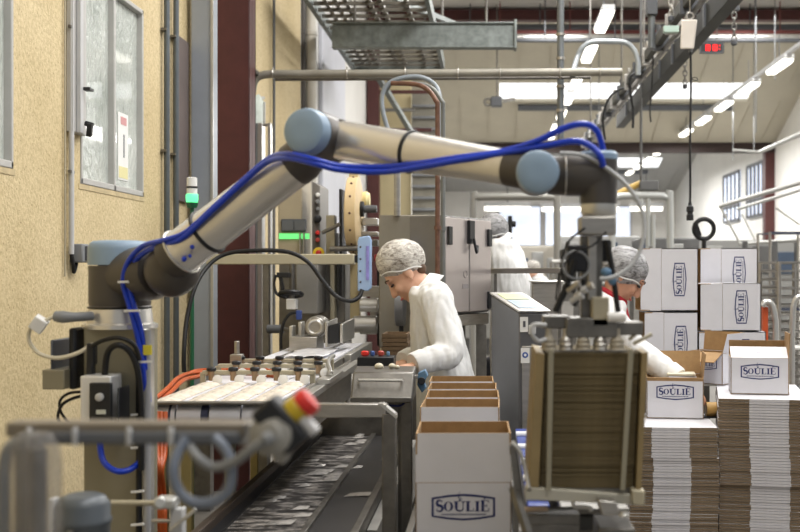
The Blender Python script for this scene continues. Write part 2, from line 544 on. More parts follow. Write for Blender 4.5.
MBc = MB(); MBc.span((-.95, 17.0, 3.0), (-.7, 17.2, 3.1)); 
# far right windows with bars
for i, (y0, y1) in enumerate(((26.3, 27.9), (28.8, 30.7))):
    r = bpy.data.objects.new('window_%d' % (5 + i), None); COL.objects.link(r); struct(r); r.location = (6.49, y0, 2.9); ORG[r.name] = Vector(r.location)
    MB().span((6.47, y0, 2.86), (6.49, y1, 4.12)).build('pane', WINLIT, r)
    f = MB()
    for k in range(5): y = y0 + (y1 - y0) * k / 4; f.span((6.43, y - .04, 2.86), (6.47, y + .04, 4.12))
    for z in (2.86, 3.25, 4.12): f.span((6.43, y0, z - .04), (6.47, y1, z + .04))
    f.build('window_bars', GREY_D, r)
# end wall windows
for i, (x0, x1) in enumerate(((0.35, 1.75), (1.95, 3.35), (3.55, 4.9))):
    r = bpy.data.objects.new('window_%d' % (7 + i), None); COL.objects.link(r); struct(r); r.location = (x0, 38.95, 2.5); ORG[r.name] = Vector(r.location)
    MB().span((x0, 38.93, 2.45), (x1, 38.98, 3.78)).build('pane', WINLIT, r)
    f = MB(); f.span((x0 - .06, 38.88, 2.4), (x0, 38.98, 3.84)); f.span((x1, 38.88, 2.4), (x1 + .06, 38.98, 3.84)); f.span((x0, 38.88, 3.78), (x1, 38.98, 3.84)); f.span((x0, 38.88, 2.39), (x1, 38.98, 2.45)); f.build('window_frame', GREY_L, r)
# ------------------------------------------------------------------ the robot arm
ROB_D = mat('robot dark grey casting', (84, 80, 77), 0.42, 0.35, 5, 0.06)
ROB_S = mat('robot brushed tube', (224, 221, 216), 0.27, 0.6, 5, 0.04)
PILLAR = mat('grey olive painted pillar', (142, 136, 116), 0.5, 0.25, 6, 0.06)

rob = thing('robot_arm', 'large grey articulated robot arm with pale blue caps reaching over the biscuit line', 'robot arm', P(118, 532, 3.18) * 1)
rob.location.z = 0; ORG[rob.name] = Vector(rob.location)
b = MB(); b.span((-1.135, 3.1, 0), (-.977, 3.27, 1.345)); b.span((-1.2, 3.05, 0), (-.92, 3.32, .02))
pil = b.build('pedestal', PILLAR, rob, bevel=.006)
b = MB(); b.span((-.9765, 3.105, 0), (-.966, 3.2, 1.34)); b.build('pedestal_rail', STEEL_W, pil, bevel=.002)
b = MB(); b.span(P(143, 355, 3.058), P(152, 345, 3.063)); b.build('yellow_label', mat('yellow label', (232, 216, 70), .5), pil)
ax = P(120, 300, 3.185); bx_, by_ = ax.x, ax.y
def zv(v, y=3.185): return H - (v - 272) * y / F
b = MB(); b.lathe((bx_, by_, zv(328)), (0, 0, 1), [(0, .105), (.012, .105), (.016, .092), (.05, .088), (.056, .086)], 40)
b.build('mounting_flange', ROB_S, rob)
b = MB(); b.lathe((bx_, by_, zv(307)), (0, 0, 1), [(0, .088), (.005, .084), (.012, .086), (.10, .086), (.118, .087)], 40)
base = b.build('base_joint', ROB_D, rob)
b = MB(); b.lathe((bx_, by_, zv(265)), (0, 0, 1), [(0, .088), (.045, .088), (.060, .084), (.068, .074), (.070, .05)], 40)
cap = b.build('blue_cap', BLUE_C, base)
b = MB(); b.lathe((bx_, by_, zv(308)), (0, 0, 1), [(0, .089), (.004, .089)], 40); b.build('seal_ring', BLACK, base)
# shoulder
s0 = Vector((bx_, by_, zv(276))); s1 = P(172, 270, 3.03)
d = (s1 - s0).normalized()
b = MB(); b.lathe(s0, d, [(0, .075), (.08, .075), (.11, .077), (.16, .077), (.185, .066), (.19, .04)], 36)
b.ball(s1, .075, None, 28, 18)
b.build('shoulder_joint', ROB_D, rob)
A = P(173, 258.5, 2.99); B = P(303, 159, 2.86); da = (B - A).normalized(); La = (B - A).length
b = MB(); b.lathe(A, da, [(-.01, .058), (.02, .064), (.035, .064)], 36); b.build('arm_collar', ROB_D, rob)
b = MB(); b.lathe(A, da, [(La - .03, .058), (La + .0, .058), (La + .03, .05)], 36); b.build('arm_collar', ROB_D, rob)
b = MB(); b.lathe(A, da, [(.03, .063), (.05, .0605), (La - .12, .0565), (La - .025, .057)], 40)
ua = b.build('upper_arm', ROB_S, rob)
b = MB(); b.torus(A + da * .128, da, .0605, .0055, 36, 8); b.build('cable_strap', BLACK, ua)
b = MB(); b.torus(A + da * .032, da, .064, .004, 36, 8); b.build('bright_ring', STEEL_W, ua)
b = MB()
for q, sz in ((P(184, 259, 2.915), .007), (P(192, 247, 2.905), .006), (P(190, 256, 2.905), .005)): b.ball(q, sz)
b.build('blue_plug', BLUE_T, ua)
# elbow
e0 = P(309.5, 132.5, 2.70); e1 = P(338, 143, 2.84); ed = (e0 - e1).normalized(); el_L = (e0 - e1).length
b = MB(); b.lathe(e1, ed, [(0, .045), (.02, .057), (.04, .0595), (el_L - .02, .0595), (el_L - .004, .0585)], 36); el = b.build('elbow_joint', ROB_D, rob)
b = MB(); b.lathe(e1 + ed * (el_L - .004), ed, [(-.008, .0575), (.022, .0565), (.034, .053), (.039, .045), (.040, .02)], 36); b.build('blue_cap', BLUE_C, el)
C1 = P(333, 139, 2.78); D1 = P(522, 170, 2.5); df = (D1 - C1).normalized(); Lf = (D1 - C1).length
b = MB(); b.lathe(C1, df, [(0, .050), (.010, .0515), (.022, .0515)], 36); b.build('arm_collar', ROB_D, rob)
b = MB(); b.lathe(C1, df, [(Lf - .035, .042), (Lf + .02, .043)], 36); b.build('arm_collar', ROB_D, rob)
b = MB(); b.lathe(C1, df, [(.020, .047), (.030, .0495), (.25, .0475), (Lf - .10, .0415), (Lf - .03, .041)], 40); fa = b.build('forearm', ROB_S, rob)
b = MB(); b.torus(C1 + df * (Lf * .44), df, .0480, .005, 36, 8); b.build('cable_strap', BLACK, fa)
# wrists
w1 = P(537, 173.5, 2.42)
b = MB(); b.lathe((w1.x, 2.53, w1.z), (0, -1, 0), [(0, .030), (.015, .044), (.115, .0455), (.13, .0455)], 36); w1o = b.build('wrist_joint', ROB_D, rob)
b = MB(); b.lathe((w1.x, 2.401, w1.z), (0, -1, 0), [(0, .0465), (.022, .0465), (.030, .044), (.034, .037), (.035, .015)], 36); b.build('blue_cap', BLUE_C, w1o)
p = P(548, 175.5, 2.47); q = P(602, 176, 2.47)
b = MB(); b.lathe(p, q - p, [(0, .043), (.035, .044), (.037, .0455), (.115, .0455)], 36); w2 = b.build('wrist_joint', ROB_D, rob)
b = MB(); b.torus(P(565, 175.5, 2.47), (1, 0, 0), .0448, .0018, 36, 6); b.build('seam_ring', STEEL_W, w2)
cx = P(598.5, 180, 2.47)
zt_, zb_ = P(0, 160, 2.47).z, P(0, 204, 2.47).z
b = MB(); b.lathe((cx.x, cx.y, zb_), (0, 0, 1), [(0, .0405), (.06, .043), (zt_ - zb_, .0425)], 36); w3 = b.build('wrist_joint', ROB_D, rob)
b = MB(); b.lathe((cx.x, cx.y, zt_), (0, 0, 1), [(0, .0435), (.012, .0435), (.018, .038), (.020, .02)], 36); b.build('blue_cap', BLUE_C, w3)
b = MB(); b.lathe((cx.x, cx.y, P(0, 216, 2.47).z), (0, 0, 1), [(0, .036), (.008, .040), (.026, .040)], 36); b.build('tool_flange', STEEL_W, rob)
# blue air hoses clipped along the arm
hp = [(146, 400, 3.08), (144, 380, 3.065), (142, 362, 3.06), (136, 330, 3.06), (128, 302, 3.06), (123, 282, 3.05), (128, 262, 3.03), (143, 246, 3.0), (165, 240, 2.93), (186, 232, 2.9),
      (215, 206, 2.87), (250, 174, 2.84), (270, 158, 2.80), (288, 154, 2.70), (312, 159, 2.65), (340, 166, 2.66), (380, 167, 2.65), (415, 164, 2.60), (455, 158, 2.54),
      (500, 152, 2.5), (535, 142, 2.46), (562, 129, 2.44), (583, 124, 2.43), (596, 130, 2.44), (602, 146, 2.45), (603, 158, 2.46)]
hp2 = [(149, 402, 3.09), (148, 382, 3.075), (146, 362, 3.07), (141, 330, 3.065), (133, 302, 3.06), (128, 282, 3.055), (132, 265, 3.04), (147, 251, 3.0), (167, 244, 2.935), (184, 237, 2.9),
       (212, 211, 2.865), (247, 179, 2.835), (268, 162, 2.79), (288, 158, 2.70), (312, 163, 2.65), (340, 170, 2.655), (380, 172, 2.64), (415, 168, 2.59), (455, 161, 2.53),
       (505, 153, 2.49), (545, 146, 2.45), (575, 141, 2.43), (592, 147, 2.42), (600, 156, 2.41), (603, 166, 2.42)]
for a in (hp, hp2):
    MB().tube([P(*q) for q in a], .0072, 10, 6).build('air_hose', BLUE_T, rob)
b = MB(); b.tube([P(*q) for q in ((101, 428, 3.06), (100, 445, 3.05), (104, 462, 3.04), (116, 471, 3.03), (129, 470, 3.04), (140, 462, 3.07))], .0085, 10, 6); b.build('air_hose', BLUE_T, rob)
for u, v in ((125, 282), (131, 311), (143, 362)):
    MB().bar(P(u - 7, v, 3.035), P(u + 9, v - .5, 3.035), .006, .006).build('cable_tie', WHITE, rob)
b = MB(); b.tube([P(*q) for q in ((560, 153, 2.42), (585, 156, 2.42), (612, 172, 2.42), (632, 192, 2.42), (643, 215, 2.42), (643, 240, 2.41), (634, 262, 2.4), (616, 276, 2.39), (600, 279, 2.39))], .0046, 10, 6); b.build('clear_hose', CLEAR_H, rob)
b = MB(); b.tube([P(*q) for q in ((383, 176, 2.63), (382, 190, 2.62), (386, 197, 2.62), (392, 194, 2.62))], .006, 8, 4)

b = MB(); b.tube([P(139, 600, 3.07), P(139, 372, 3.07), P(137, 352, 3.06)], .0085, 10, 3); b.build('black_conduit', BLACK, rob)
b = MB(); b.tube([P(147, 600, 3.075), P(147, 330, 3.075)], .011, 12, 1); b.build('grey_conduit', mat('grey conduit', (166, 166, 168), .4, .2, 8, .06), rob)
for v in (414, 447, 491, 524): MB().bar(P(131, v + 1, 3.055), P(144, v, 3.055), .006, .006).build('cable_tie', WHITE, rob)
# boxes and leads fixed to the pedestal
b = MB(); b.span(P(80, 376, 3.0), P(122, 425, 3.09)); cb = b.build('connector_frame', mat('satin grey frame', (226, 226, 226), .4, .4, 9, .05), rob, bevel=.004)
b = MB(); b.span(P(89, 383, 2.985), P(113, 421, 3.0)); b.build('black_panel', BLACK_P, cb, bevel=.003)
b = MB(); b.lathe(P(100, 397, 2.985), (0, -1, 0), [(0, .011), (.008, .011), (.010, .008)]); b.build('grey_knob', GREY_L, cb)
b = MB(); b.span(P(96, 410, 2.98), P(106, 414, 2.985)); b.build('screen', mat('pale label', (206, 208, 196), .5), cb)
b = MB(); b.span(P(117, 388, 2.99), P(130, 424, 3.08)); b.build('side_module', BLACK_P, cb, bevel=.003)
b = MB(); b.tube([P(*q) for q in ((141, 470, 3.05), (141, 410, 3.04), (138, 372, 3.03), (130, 352, 3.02), (118, 345, 3.01), (108, 352, 3.02), (105, 372, 3.03), (106, 384, 3.04))], .0085, 10, 5); b.build('black_lead', BLACK, rob)
b = MB(); b.tube([P(*q) for q in ((92, 346, 3.04), (104, 340, 3.02), (120, 338, 3.01), (134, 345, 3.02), (140, 360, 3.03))], .006, 8, 5); b.build('black_lead', BLACK, rob)
b = MB(); b.box(P(92, 354, 3.06), (.022, .03, .06)); b.box(P(91, 370, 3.06), (.018, .03, .04)); b.build('plug', BLACK_P, rob, bevel=.004)
b = MB(); b.span(P(50, 340, 3.06), P(72, 379, 3.2)); jb = b.build('junction_box', GREY_D, rob, bevel=.006)
b = MB(); b.span(P(68, 328, 3.08), P(89, 386, 3.18)); b.build('black_motor', BLACK_P, rob, bevel=.008)
b = MB(); b.span(P(42, 370, 3.04), P(88, 383, 3.22)); b.build('shelf_bracket', PILLAR, rob, bevel=.003)
b = MB(); b.tube([P(*q) for q in ((93, 344, 3.06), (78, 353, 3.05), (58, 358, 3.05), (40, 354, 3.05), (30, 343, 3.05), (29, 332, 3.05), (34, 324, 3.05))], .0058, 8, 5); b.build('cream_lead', CREAM, rob)
b = MB(); b.tube([P(*q) for q in ((44, 321, 3.05), (51, 318, 3.05), (57, 316, 3.05))], .005, 8, 3); b.build('cream_lead', CREAM, rob)
b = MB(); b.box(P(39, 324, 3.05), (.038, .04, .038), (0.2, 0.6, 0.3)); b.build('white_coupler', WHITE, rob, bevel=.003)
b = MB(); b.tube([P(55, 316, 3.05), P(63, 317, 3.05), P(75, 317, 3.06), P(92, 316, 3.1)], [.014, .017, .013, .013], 14, 4); b.build('grey_connector', GREY_P, rob)
b = MB(); b.tube([P(*q) for q in ((88, 395, 3.1), (74, 398, 3.1), (62, 405, 3.1), (58, 418, 3.1), (66, 426, 3.1), (80, 424, 3.1))], .0045, 8, 5); b.tube([P(*q) for q in ((88, 392, 3.12), (70, 393, 3.12), (60, 401, 3.12), (62, 414, 3.12), (76, 430, 3.1))], .004, 8, 5); b.build('thin_leads', BLACK, rob)

# ------------------------------------------------------------------ the gripper on the wrist
G = 2.47
gr = thing('vacuum_gripper', 'steel vacuum gripper with hoses and pale suction cups under the robot wrist', 'gripper', P(596, 348, G))
b = MB(); b.span(P(580, 216, G - .04), P(612, 236, G + .04)); b.build('mounting_block', STEEL, gr, bevel=.004)
b = MB(); b.span(P(581, 236, G - .015), P(601, 318, G + .02)); b.build('back_plate', STEEL_D, gr, bevel=.002)
b = MB(); b.span(P(588, 236, G - .03), P(596, 300, G - .012)); b.build('lift_bar', STEEL, gr, bevel=.002)
b = MB(); b.span(P(567, 245, G - .03), P(586, 272, G + .02)); b.build('black_valve', BLACK_P, gr, bevel=.004)
b = MB(); b.span(P(600, 240, G - .01), P(610, 262, G + .03)); b.build('black_valve', BLACK_P, gr, bevel=.004)
b = MB(); b.tube([P(575, 260, G - .05), P(567, 285, G - .05), P(555, 312, G - .05)], .0075, 10, 3); b.build('black_strut', BLACK, gr)
b = MB(); b.tube([P(607, 240, G - .04), P(613, 275, G - .04), P(618, 312, G - .04)], .0065, 10, 3); b.build('black_strut', BLACK, gr)
b = MB(); b.tube([P(584, 280, G - .05), P(578, 296, G - .05), P(574, 306, G - .05)], .006, 10, 3); b.build('black_strut', BLACK, gr)
b = MB(); b.torus(P(576, 265, G - .06), (0.2, -1, .1), .030, .0026, 32, 8); b.build('hose_loop', mat('smoky hose', (122, 124, 126), .35), gr)
b = MB(); b.tube([P(*q) for q in ((585, 228, G - .05), (570, 240, G - .06), (562, 258, G - .06), (563, 276, G - .06), (572, 290, G - .06), (580, 300, G - .05))], .0026, 8, 5); b.build('thin_hose', BLACK, gr)
b = MB(); b.tube([P(*q) for q in ((606, 232, G - .06), (592, 246, G - .07), (574, 252, G - .06), (560, 274, G - .06), (556, 300, G - .05))], .0022, 8, 5); b.build('thin_hose', BLACK, gr)
for i, (u, v) in enumerate(((568, 291), (575, 296), (581, 292), (571, 302))):
    b = MB(); p = P(u, v, G - .055); b.cyl(p, p + Vector((.016, -.012, .012)), .0065, n=12); b.cyl(p + Vector((.016, -.012, .012)), p + Vector((.024, -.016, .016)), .009, n=6); b.build('elbow_fitting', GREY_L if i % 2 else STEEL, gr)
b = MB(); b.span(P(592, 297, G - .05), P(607, 326, G)); b.build('cylinder_block', BEIGE_M, gr, bevel=.004)
b = MB(); b.cyl(P(607, 317, G - .05), P(626, 317, G - .05), .011, n=16); b.build('white_puck', WHITE, gr, bevel=.003)
b = MB(); b.ball(P(606, 272, G - .05), (.012, .01, .01)); b.ball(P(612, 280, G - .05), (.01, .01, .012)); b.build('blue_fitting', BLUE_D, gr)
b = MB(); b.span(P(543, 316, G - .03), P(568, 327, G + .05)); b.build('side_arm', STEEL_D, gr, bevel=.003)
b = MB(); b.span(P(566, 318, G - .05), P(612, 335, G + .06)); b.build('cross_beam', STEEL_D, gr, bevel=.003)
b = MB(); b.span(P(610, 322, G - .04), P(638, 333, G + .05)); b.build('side_arm', STEEL_D, gr, bevel=.003)
b = MB(); b.tube([P(*q) for q in ((546, 325, G - .06), (533, 325, G - .07), (532, 334, G - .07), (538, 341, G - .06), (546, 339, G - .05))], .0045, 8, 4); b.build('pale_handle', GREY_L, gr)
CUP = mat('grey beige rubber cup', (158, 150, 134), .5, 0, 9, .1)
for u in (549, 566, 583, 600, 617):
    p = P(u, 349.5, G - .04)
    b = MB(); b.lathe(p, (0, 0, 1), [(0, .017), (.006, .015), (.010, .017), (.016, .014), (.020, .016), (.026, .010), (.034, .007), (.046, .007)], 18); b.build('suction_cup', CUP if u % 2 else STEEL, gr)
b = MB(); b.bar(P(633, 344, G - .03), P(652, 334, G - .03), .008); b.build('claw', BEIGE_M, gr, bevel=.002)
b = MB(); b.bar(P(629, 340, G - .03), P(641, 329, G - .03), .008); b.build('claw', BEIGE_M, gr, bevel=.002)

# ------------------------------------------------------------------ the magazine of flat cartons under the gripper
TAN = mat('tan stack side and guide', (138, 120, 84), .6, 0, 12, .12)
mg = thing('carton_magazine', 'metal magazine frame with upright guides holding the dark carton stack', 'magazine', P(588, 495, G) - Vector((0, 0, 1.0)))
mg.location.z = 0; ORG[mg.name] = Vector(mg.location)
y0, y1 = 2.40, 2.68
def PB(u, v, y=2.40): return P(u, v, y)
b = MB(); b.prism([PB(525, 487), PB(644, 496), PB(644, 505), PB(525, 500)], (0, .03, 0)); b.build('front_rail', mat('pale aluminium rail', (182, 178, 164), .4, .4, 8, .1), mg, bevel=.002)
b = MB(); b.prism([PB(632, 490, 2.385), PB(645, 491, 2.385), PB(645, 506, 2.385), PB(632, 505, 2.385)], (0, .05, 0)); b.build('corner_block', BEIGE_M, mg, bevel=.003)
zs = PB(0, 489).z
b = MB(); b.span((PB(528, 0).x, 2.42, zs - .02), (PB(642, 0).x, 2.70, zs - .002)); b.build('shelf_plate', STEEL_D, mg, bevel=.002)
b = MB(); b.prism([PB(536, 352), PB(545, 354), PB(539, 488), PB(528, 487)], (0, .26, 0)); b.build('stack_lit_side', TAN, mg, bevel=.002)  # lighter tan board standing in for the lit left side of the stack
for u0, u1 in ((547, 552.5), (621, 626.5)):
    b = MB(); b.bar(PB(u0 + (4 if u0 < 600 else 10), 349, 2.395), PB(u0 + 1.5, 490, 2.395), .011, .008, (0, 1, 0)); b.build('guide_rod', mat('pale guide rod', (158, 152, 132), .4, .5), mg, bevel=.001)
b = MB(); b.prism([PB(642, 353), PB(648, 352), PB(641.5, 490), PB(636, 490)], (0, .12, 0)); b.build('guide_post', TAN, mg, bevel=.001)
b = MB(); b.prism([PB(598, 500, 2.36), PB(616, 502, 2.36), PB(622, 515, 2.36), PB(602, 516, 2.36)], (0, .08, 0)); b.build('support_bracket', STEEL, mg, bevel=.003)
b = MB(); PB(596, 520, 2.33); b.build('base_plate', mat('greenish beige paint', (118, 114, 100), .5, .2, 9, .1), mg, bevel=.003)
b = MB(); b.lathe(PB(624, 516, 2.36), (0, 0, 1), [(0, .012), (.004, .012), (.006, .009), (.010, .009)], 12); b.build('bolt', STEEL_W, mg)
b = MB(); b.span((PB(598, 0).x, 2.38, 0), (PB(634, 0).x, 2.52, PB(0, 534, 2.33).z)); b.build('post', STEEL_D, mg, bevel=.004)
SHEET_B = mat('dark brown carton edge', (100, 88, 62), .85, 0, 30, .25, .3, 140, (1, 1, 6))
n = 58
sh = None
zs2 = zs - .001; hh = (PB(0, 353).z - zs2) / n
for k in range(n):
    x = (PB(540, 0).x + PB(635, 0).x) / 2 + rng.uniform(-.0008, .0008); y = 2.54 + rng.uniform(-.002, .002)
    if sh is None:
        w_ = PB(635, 0).x - PB(540, 0).x - .003
        b = MB(); b.span((x - w_ / 2, y - .12, zs2), (x + w_ / 2, y + .12, zs2 + hh * .88))
        sh = b.build('flat_carton', SHEET_B)
        tag(sh, 'dark brown flattened carton lying in the magazine stack under the gripper', 'carton', 'flat cartons in the magazine')
    else:
        c = dup(sh, (x + .0135 * k / n, y, zs2 + hh * k))
# roller lever beside the magazine
lv = thing('lever_arm', 'pale wooden handled lever below the carton magazine', 'lever', P(545, 510, 2.5))
b = MB(); b.cyl(P(524, 509.5, 2.46), P(548, 509, 2.46), .0065, n=14); b.build('wood_grip', mat('pale wood grip', (200, 178, 156), .5, 0, 12, .1), lv)
b = MB(); b.cyl(P(548, 509, 2.46), P(577, 508, 2.46), .004, n=10); b.build('rod', STEEL_D, lv)
b = MB(); b.tube([P(573, 500, 2.45), P(574, 506, 2.45), P(582, 507, 2.45), P(590, 508, 2.45), P(591, 511, 2.45)], .0045, 8, 4); b.ball(P(573, 500, 2.45), .006); b.build('white_crank', WHITE, lv)
b = MB(); b.span(P(525, 515, 2.44), P(578, 519, 2.5)); b.span(P(530, 525, 2.44), P(578, 545, 2.5)); b.build('support_plate', STEEL_D, lv, bevel=.002)
# ------------------------------------------------------------------ foreground rail, emergency stop, wrapped post, motor
Y0 = 1.5
fr = thing('foreground_rail', 'blurred metal rail with pale clips crossing the near left foreground', 'rail', P(120, 440, Y0))
b = MB(); b.span(P(5, 423, Y0), P(250, 433, Y0 + .04)); b.build('upper_profile', mat('warm grey profile', (132, 124, 112), .45, .4, 8, .06), fr, bevel=.003)
b = MB(); b.span(P(20, 432, Y0 - .004), P(245, 441, Y0 + .03)); b.build('cable_duct', mat('blue grey duct', (92, 95, 100), .5, 0, 8, .06), fr, bevel=.004)
for u in (29, 75, 129, 171):
    b = MB(); b.span(P(u - 3.5, 428, Y0 - .009), P(u + 3.5, 445, Y0 + .0)); b.build('clip', GREY_L, fr, bevel=.002)
b = MB(); b.tube([P(*q) for q in ((42, 438, Y0), (24, 440, Y0), (10, 448, Y0), (5, 465, Y0), (4, 500, Y0), (4, 600, Y0))], .009, 12, 5); b.build('grey_hose', GREY_P, fr)
b = MB(); b.span(P(236, 423, Y0 + .01), P(262, 441, Y0 + .05)); b.build('end_bracket', STEEL, fr, bevel=.003)
b = MB(); b.cyl(P(120, 442, Y0 + .02), P(120, 700, Y0 + .02), .012); 
b = MB(); b.span((P(12, 0, Y0).x, Y0 + .005, 0), (P(34, 0, Y0).x, Y0 + .035, P(0, 433, Y0).z)); b.build('post', STEEL_D, fr, bevel=.003)

es = thing('emergency_stop', 'red and yellow emergency stop button blurred at the end of the near rail', 'emergency stop', P(280, 440, Y0))
ax_ = (P(312, 398, Y0) - P(268, 436, Y0)).normalized()
pt = lambda u, v, y=Y0: P(u, v, y)
Rz = Vector((1, 0, 0)).rotation_difference(ax_).to_matrix()
b = MB(); b.box(pt(282, 424), (.040, .05, .074), Rz); b.build('black_base', BLACK_P, es, bevel=.006)
b = MB(); b.lathe(pt(288, 418), ax_, [(0, .019), (.024, .019)], 24); b.build('yellow_body', mat('dull yellow plastic', (196, 168, 44), .4), es, bevel=.002)
b = MB(); b.lathe(pt(299, 409), ax_, [(0, .011), (.004, .013), (.006, .0185), (.017, .0195), (.022, .016), (.023, .008)], 28); b.build('red_mushroom', RED, es)
b = MB(); b.box(pt(309, 425), (.014, .03, .030), Rz); b.build('grey_side', GREY_L, es, bevel=.004)
b = MB(); b.lathe(pt(273, 434, Y0 - .012), (-.15, -1, .1), [(0, .029), (.010, .029), (.012, .024), (.014, .024), (.016, .018), (.022, .016), (.023, .010)], 32); b.build('pale_disc', mat('pale grey plastic', (150, 148, 142), .5, 0, 9, .05), es)
b = MB(); b.cyl(pt(272, 436, Y0 - .04), pt(263, 441, Y0 - .045), .009); b.build('gland', GREY_P, es, bevel=.002)
b = MB(); b.box(pt(284, 452), (.018, .03, .026), (0, .5, 0)); b.build('bracket_foot', mat('pale grey plastic', (186, 184, 178)), es, bevel=.003)
b = MB(); b.tube([pt(*q) for q in ((264, 441, Y0 - .045), (250, 450, Y0 - .04), (234, 462, Y0 - .03), (214, 467, Y0 - .02), (198, 458, Y0 - .02), (190, 446, Y0), (188, 436, Y0 + .02))], .0065, 10, 5); b.build('grey_cable', GREY_P, es)
b = MB(); b.tube([pt(*q) for q in ((214, 438, Y0 - .01), (226, 450, Y0 - .015), (231, 468, Y0 - .02), (228, 490, Y0 - .02), (212, 502, Y0 - .02), (192, 502, Y0 - .02), (178, 490, Y0 - .02), (173, 470, Y0 - .02), (178, 452, Y0 - .01), (186, 438, Y0))], .0075, 10, 5); b.build('looped_hose', mat('blue grey hose', (112, 120, 134), .4, 0, 9, .05), es)

WRAP = mat('clear plastic film', (150, 146, 142), .14, 0, 18, .3, .9, 30, (1, 1, .5), alpha=.36)
wp = thing('wrapped_post', 'machine post wrapped in clear crinkled plastic at the lower left corner', 'wrapped post', P(30, 560, 1.42))
wp.location.z = 0; ORG[wp.name] = Vector(wp.location)
b = MB(); b.cyl((P(28, 0, 1.42).x, 1.45, 0), (P(28, 0, 1.42).x, 1.45, P(0, 452, 1.42).z), .012); b.build('post', STEEL_D, wp)
b = MB(); o_ = (P(26, 0, 1.42).x, 1.45, 0)
b.lathe(o_, (0, 0, 1), [(0.5, .036), (.9, .037), (1.08, .038), (1.2, .033), (1.25, .034), (1.275, .03), (1.29, .02)], 28)
wo = b.build('plastic_wrap', WRAP, wp)
for v_ in wo.data.vertices:
    nn = noise.noise(Vector((v_.co.x * 60, v_.co.y * 60, v_.co.z * 14))); v_.co.x *= 1 + nn * .16; v_.co.y *= 1 + nn * .16

mo = thing('grey_motor', 'round topped grey motor standing at the bottom left', 'motor', P(83, 540, 2.2))
mo.location.z = 0; ORG[mo.name] = Vector(mo.location)
MOTG = mat('slate grey paint', (84, 90, 96), .35, .1, 8, .08)
c_ = P(83, 0, 2.2); zt0 = P(0, 494, 2.2).z
b = MB(); b.lathe((c_.x, 2.2, zt0 - .16), (0, 0, 1), [(0, .05), (.10, .052), (.104, .055), (.112, .055), (.116, .052), (.140, .052), (.155, .042), (.16, .03), (.162, .01)], 36); b.build('housing', MOTG, mo)
b = MB(); b.lathe((c_.x, 2.2, zt0 - .162), (0, 0, -1), [(0, .045), (.2, .045), (.2, .06), (zt0 - .162, .06)], 28); b.build('base', MOTG, mo)
for a in (0.3, 1.6, 2.8):
    b = MB(); b.cyl((c_.x + .05 * math.sin(a * 2), 2.2 - .054 * math.cos(a - 1.5), zt0 - .085), (c_.x + .05 * math.sin(a * 2), 2.2 - .06 * math.cos(a - 1.5), zt0 - .06), .006); b.build('bolt', STEEL, mo)
b = MB(); b.box((c_.x - .054, 2.19, zt0 - .04), (.012, .03, .07)); b.build('white_tab', WHITE, mo, bevel=.003)

cl = thing('rod_clamp', 'pale clamp block on a thin rod beside the robot pedestal', 'clamp', P(172, 532, 2.4))
cl.location.z = 0; ORG[cl.name] = Vector(cl.location)
b = MB(); b.cyl(P(111, 503, 2.4), P(160, 503, 2.4), .006); b.build('rod', BEIGE_M, cl)
b = MB(); b.box(P(167, 502, 2.4), (.045, .05, .022)); b.cyl(P(160, 503, 2.37), P(160, 503, 2.43), .014); b.build('clamp_block', mat('pale zinc', (190, 190, 186), .4, .4), cl, bevel=.005)
b = MB(); b.bar(P(170, 531, 2.38), P(196, 509, 2.38), .008); b.build('slanted_rod', STEEL_W, cl, bevel=.002)
b = MB(); b.span((P(171, 0, 2.4).x, 2.39, 0), (P(184, 0, 2.4).x, 2.42, P(0, 508, 2.4).z)); b.build('post', GREY_L, cl, bevel=.003)
b = MB(); b.cyl(P(152, 521, 2.5), P(170, 521, 2.5), .004); b.build('thin_rod', STEEL, cl)

# ------------------------------------------------------------------ the biscuit line
tb = thing('picking_table', 'steel picking table with white belt lanes and black capped holders behind the pedestal', 'conveyor table', (-.9, 4.3, 0))
XA, XB = -1.12, -.67
b = MB(); b.span((XA, 3.62, .94), (XB - .012, 5.25, 1.05)); b.build('bed', STEEL_D, tb, bevel=.003)
b = MB(); b.span((XB - .012, 3.5, .90), (XB, 5.35, 1.075)); b.build('side_plate', STEEL, tb, bevel=.002)
b = MB(); b.span((XB, 3.6, 1.04), (XB + .035, 5.5, 1.065)); b.build('side_rail', STEEL_W, tb, bevel=.002)
b = MB(); b.span((XA - .02, 3.5, .92), (XA, 5.25, 1.065)); b.build('side_plate', STEEL, tb, bevel=.002)
b = MB(); b.span((XA - .01, 3.555, 1.074), (XB + .01, 3.60, 1.082)); b.build('front_lip', STEEL_D, tb, bevel=.002)
BELT_W = mat('white belt film', (226, 226, 232), .35, 0, 6, .06)
STRIPE = mat('blue black stripe', (60, 64, 90), .5)
xs = [XA + .005 + (XB - XA - .03) * i / 4 for i in range(5)]
for i in range(4):
    b = MB()
    b.lathe((xs[i] + .003, 3.60, 1.035), (1, 0, 0), [(0, .036), (xs[i + 1] - xs[i] - .006, .036)], 24)
    b.span((xs[i] + .003, 3.6, 1.055), (xs[i + 1] - .003, 4.6, 1.071))
    ln = b.build('belt_lane', BELT_W, tb)
    if i == 1 or i == 0:
        b = MB(); b.lathe((xs[i + 1] - .024, 3.60, 1.035), (1, 0, 0), [(0, .0365), (.022 if i else .008, .0365)], 24); b.build('dark_stripe', STRIPE, ln)
for x, y in ((-.90, 3.85), (-.985, 3.62), (-1.09, 3.7), (-.90, 5.1), (-1.08, 5.1)):
    b = MB(); b.span((x - .017, y - .017, 0), (x + .017, y + .017, .94)); b.build('leg', mat('olive yellow post', (150, 138, 92), .5, .2, 9, .1), tb, bevel=.003)
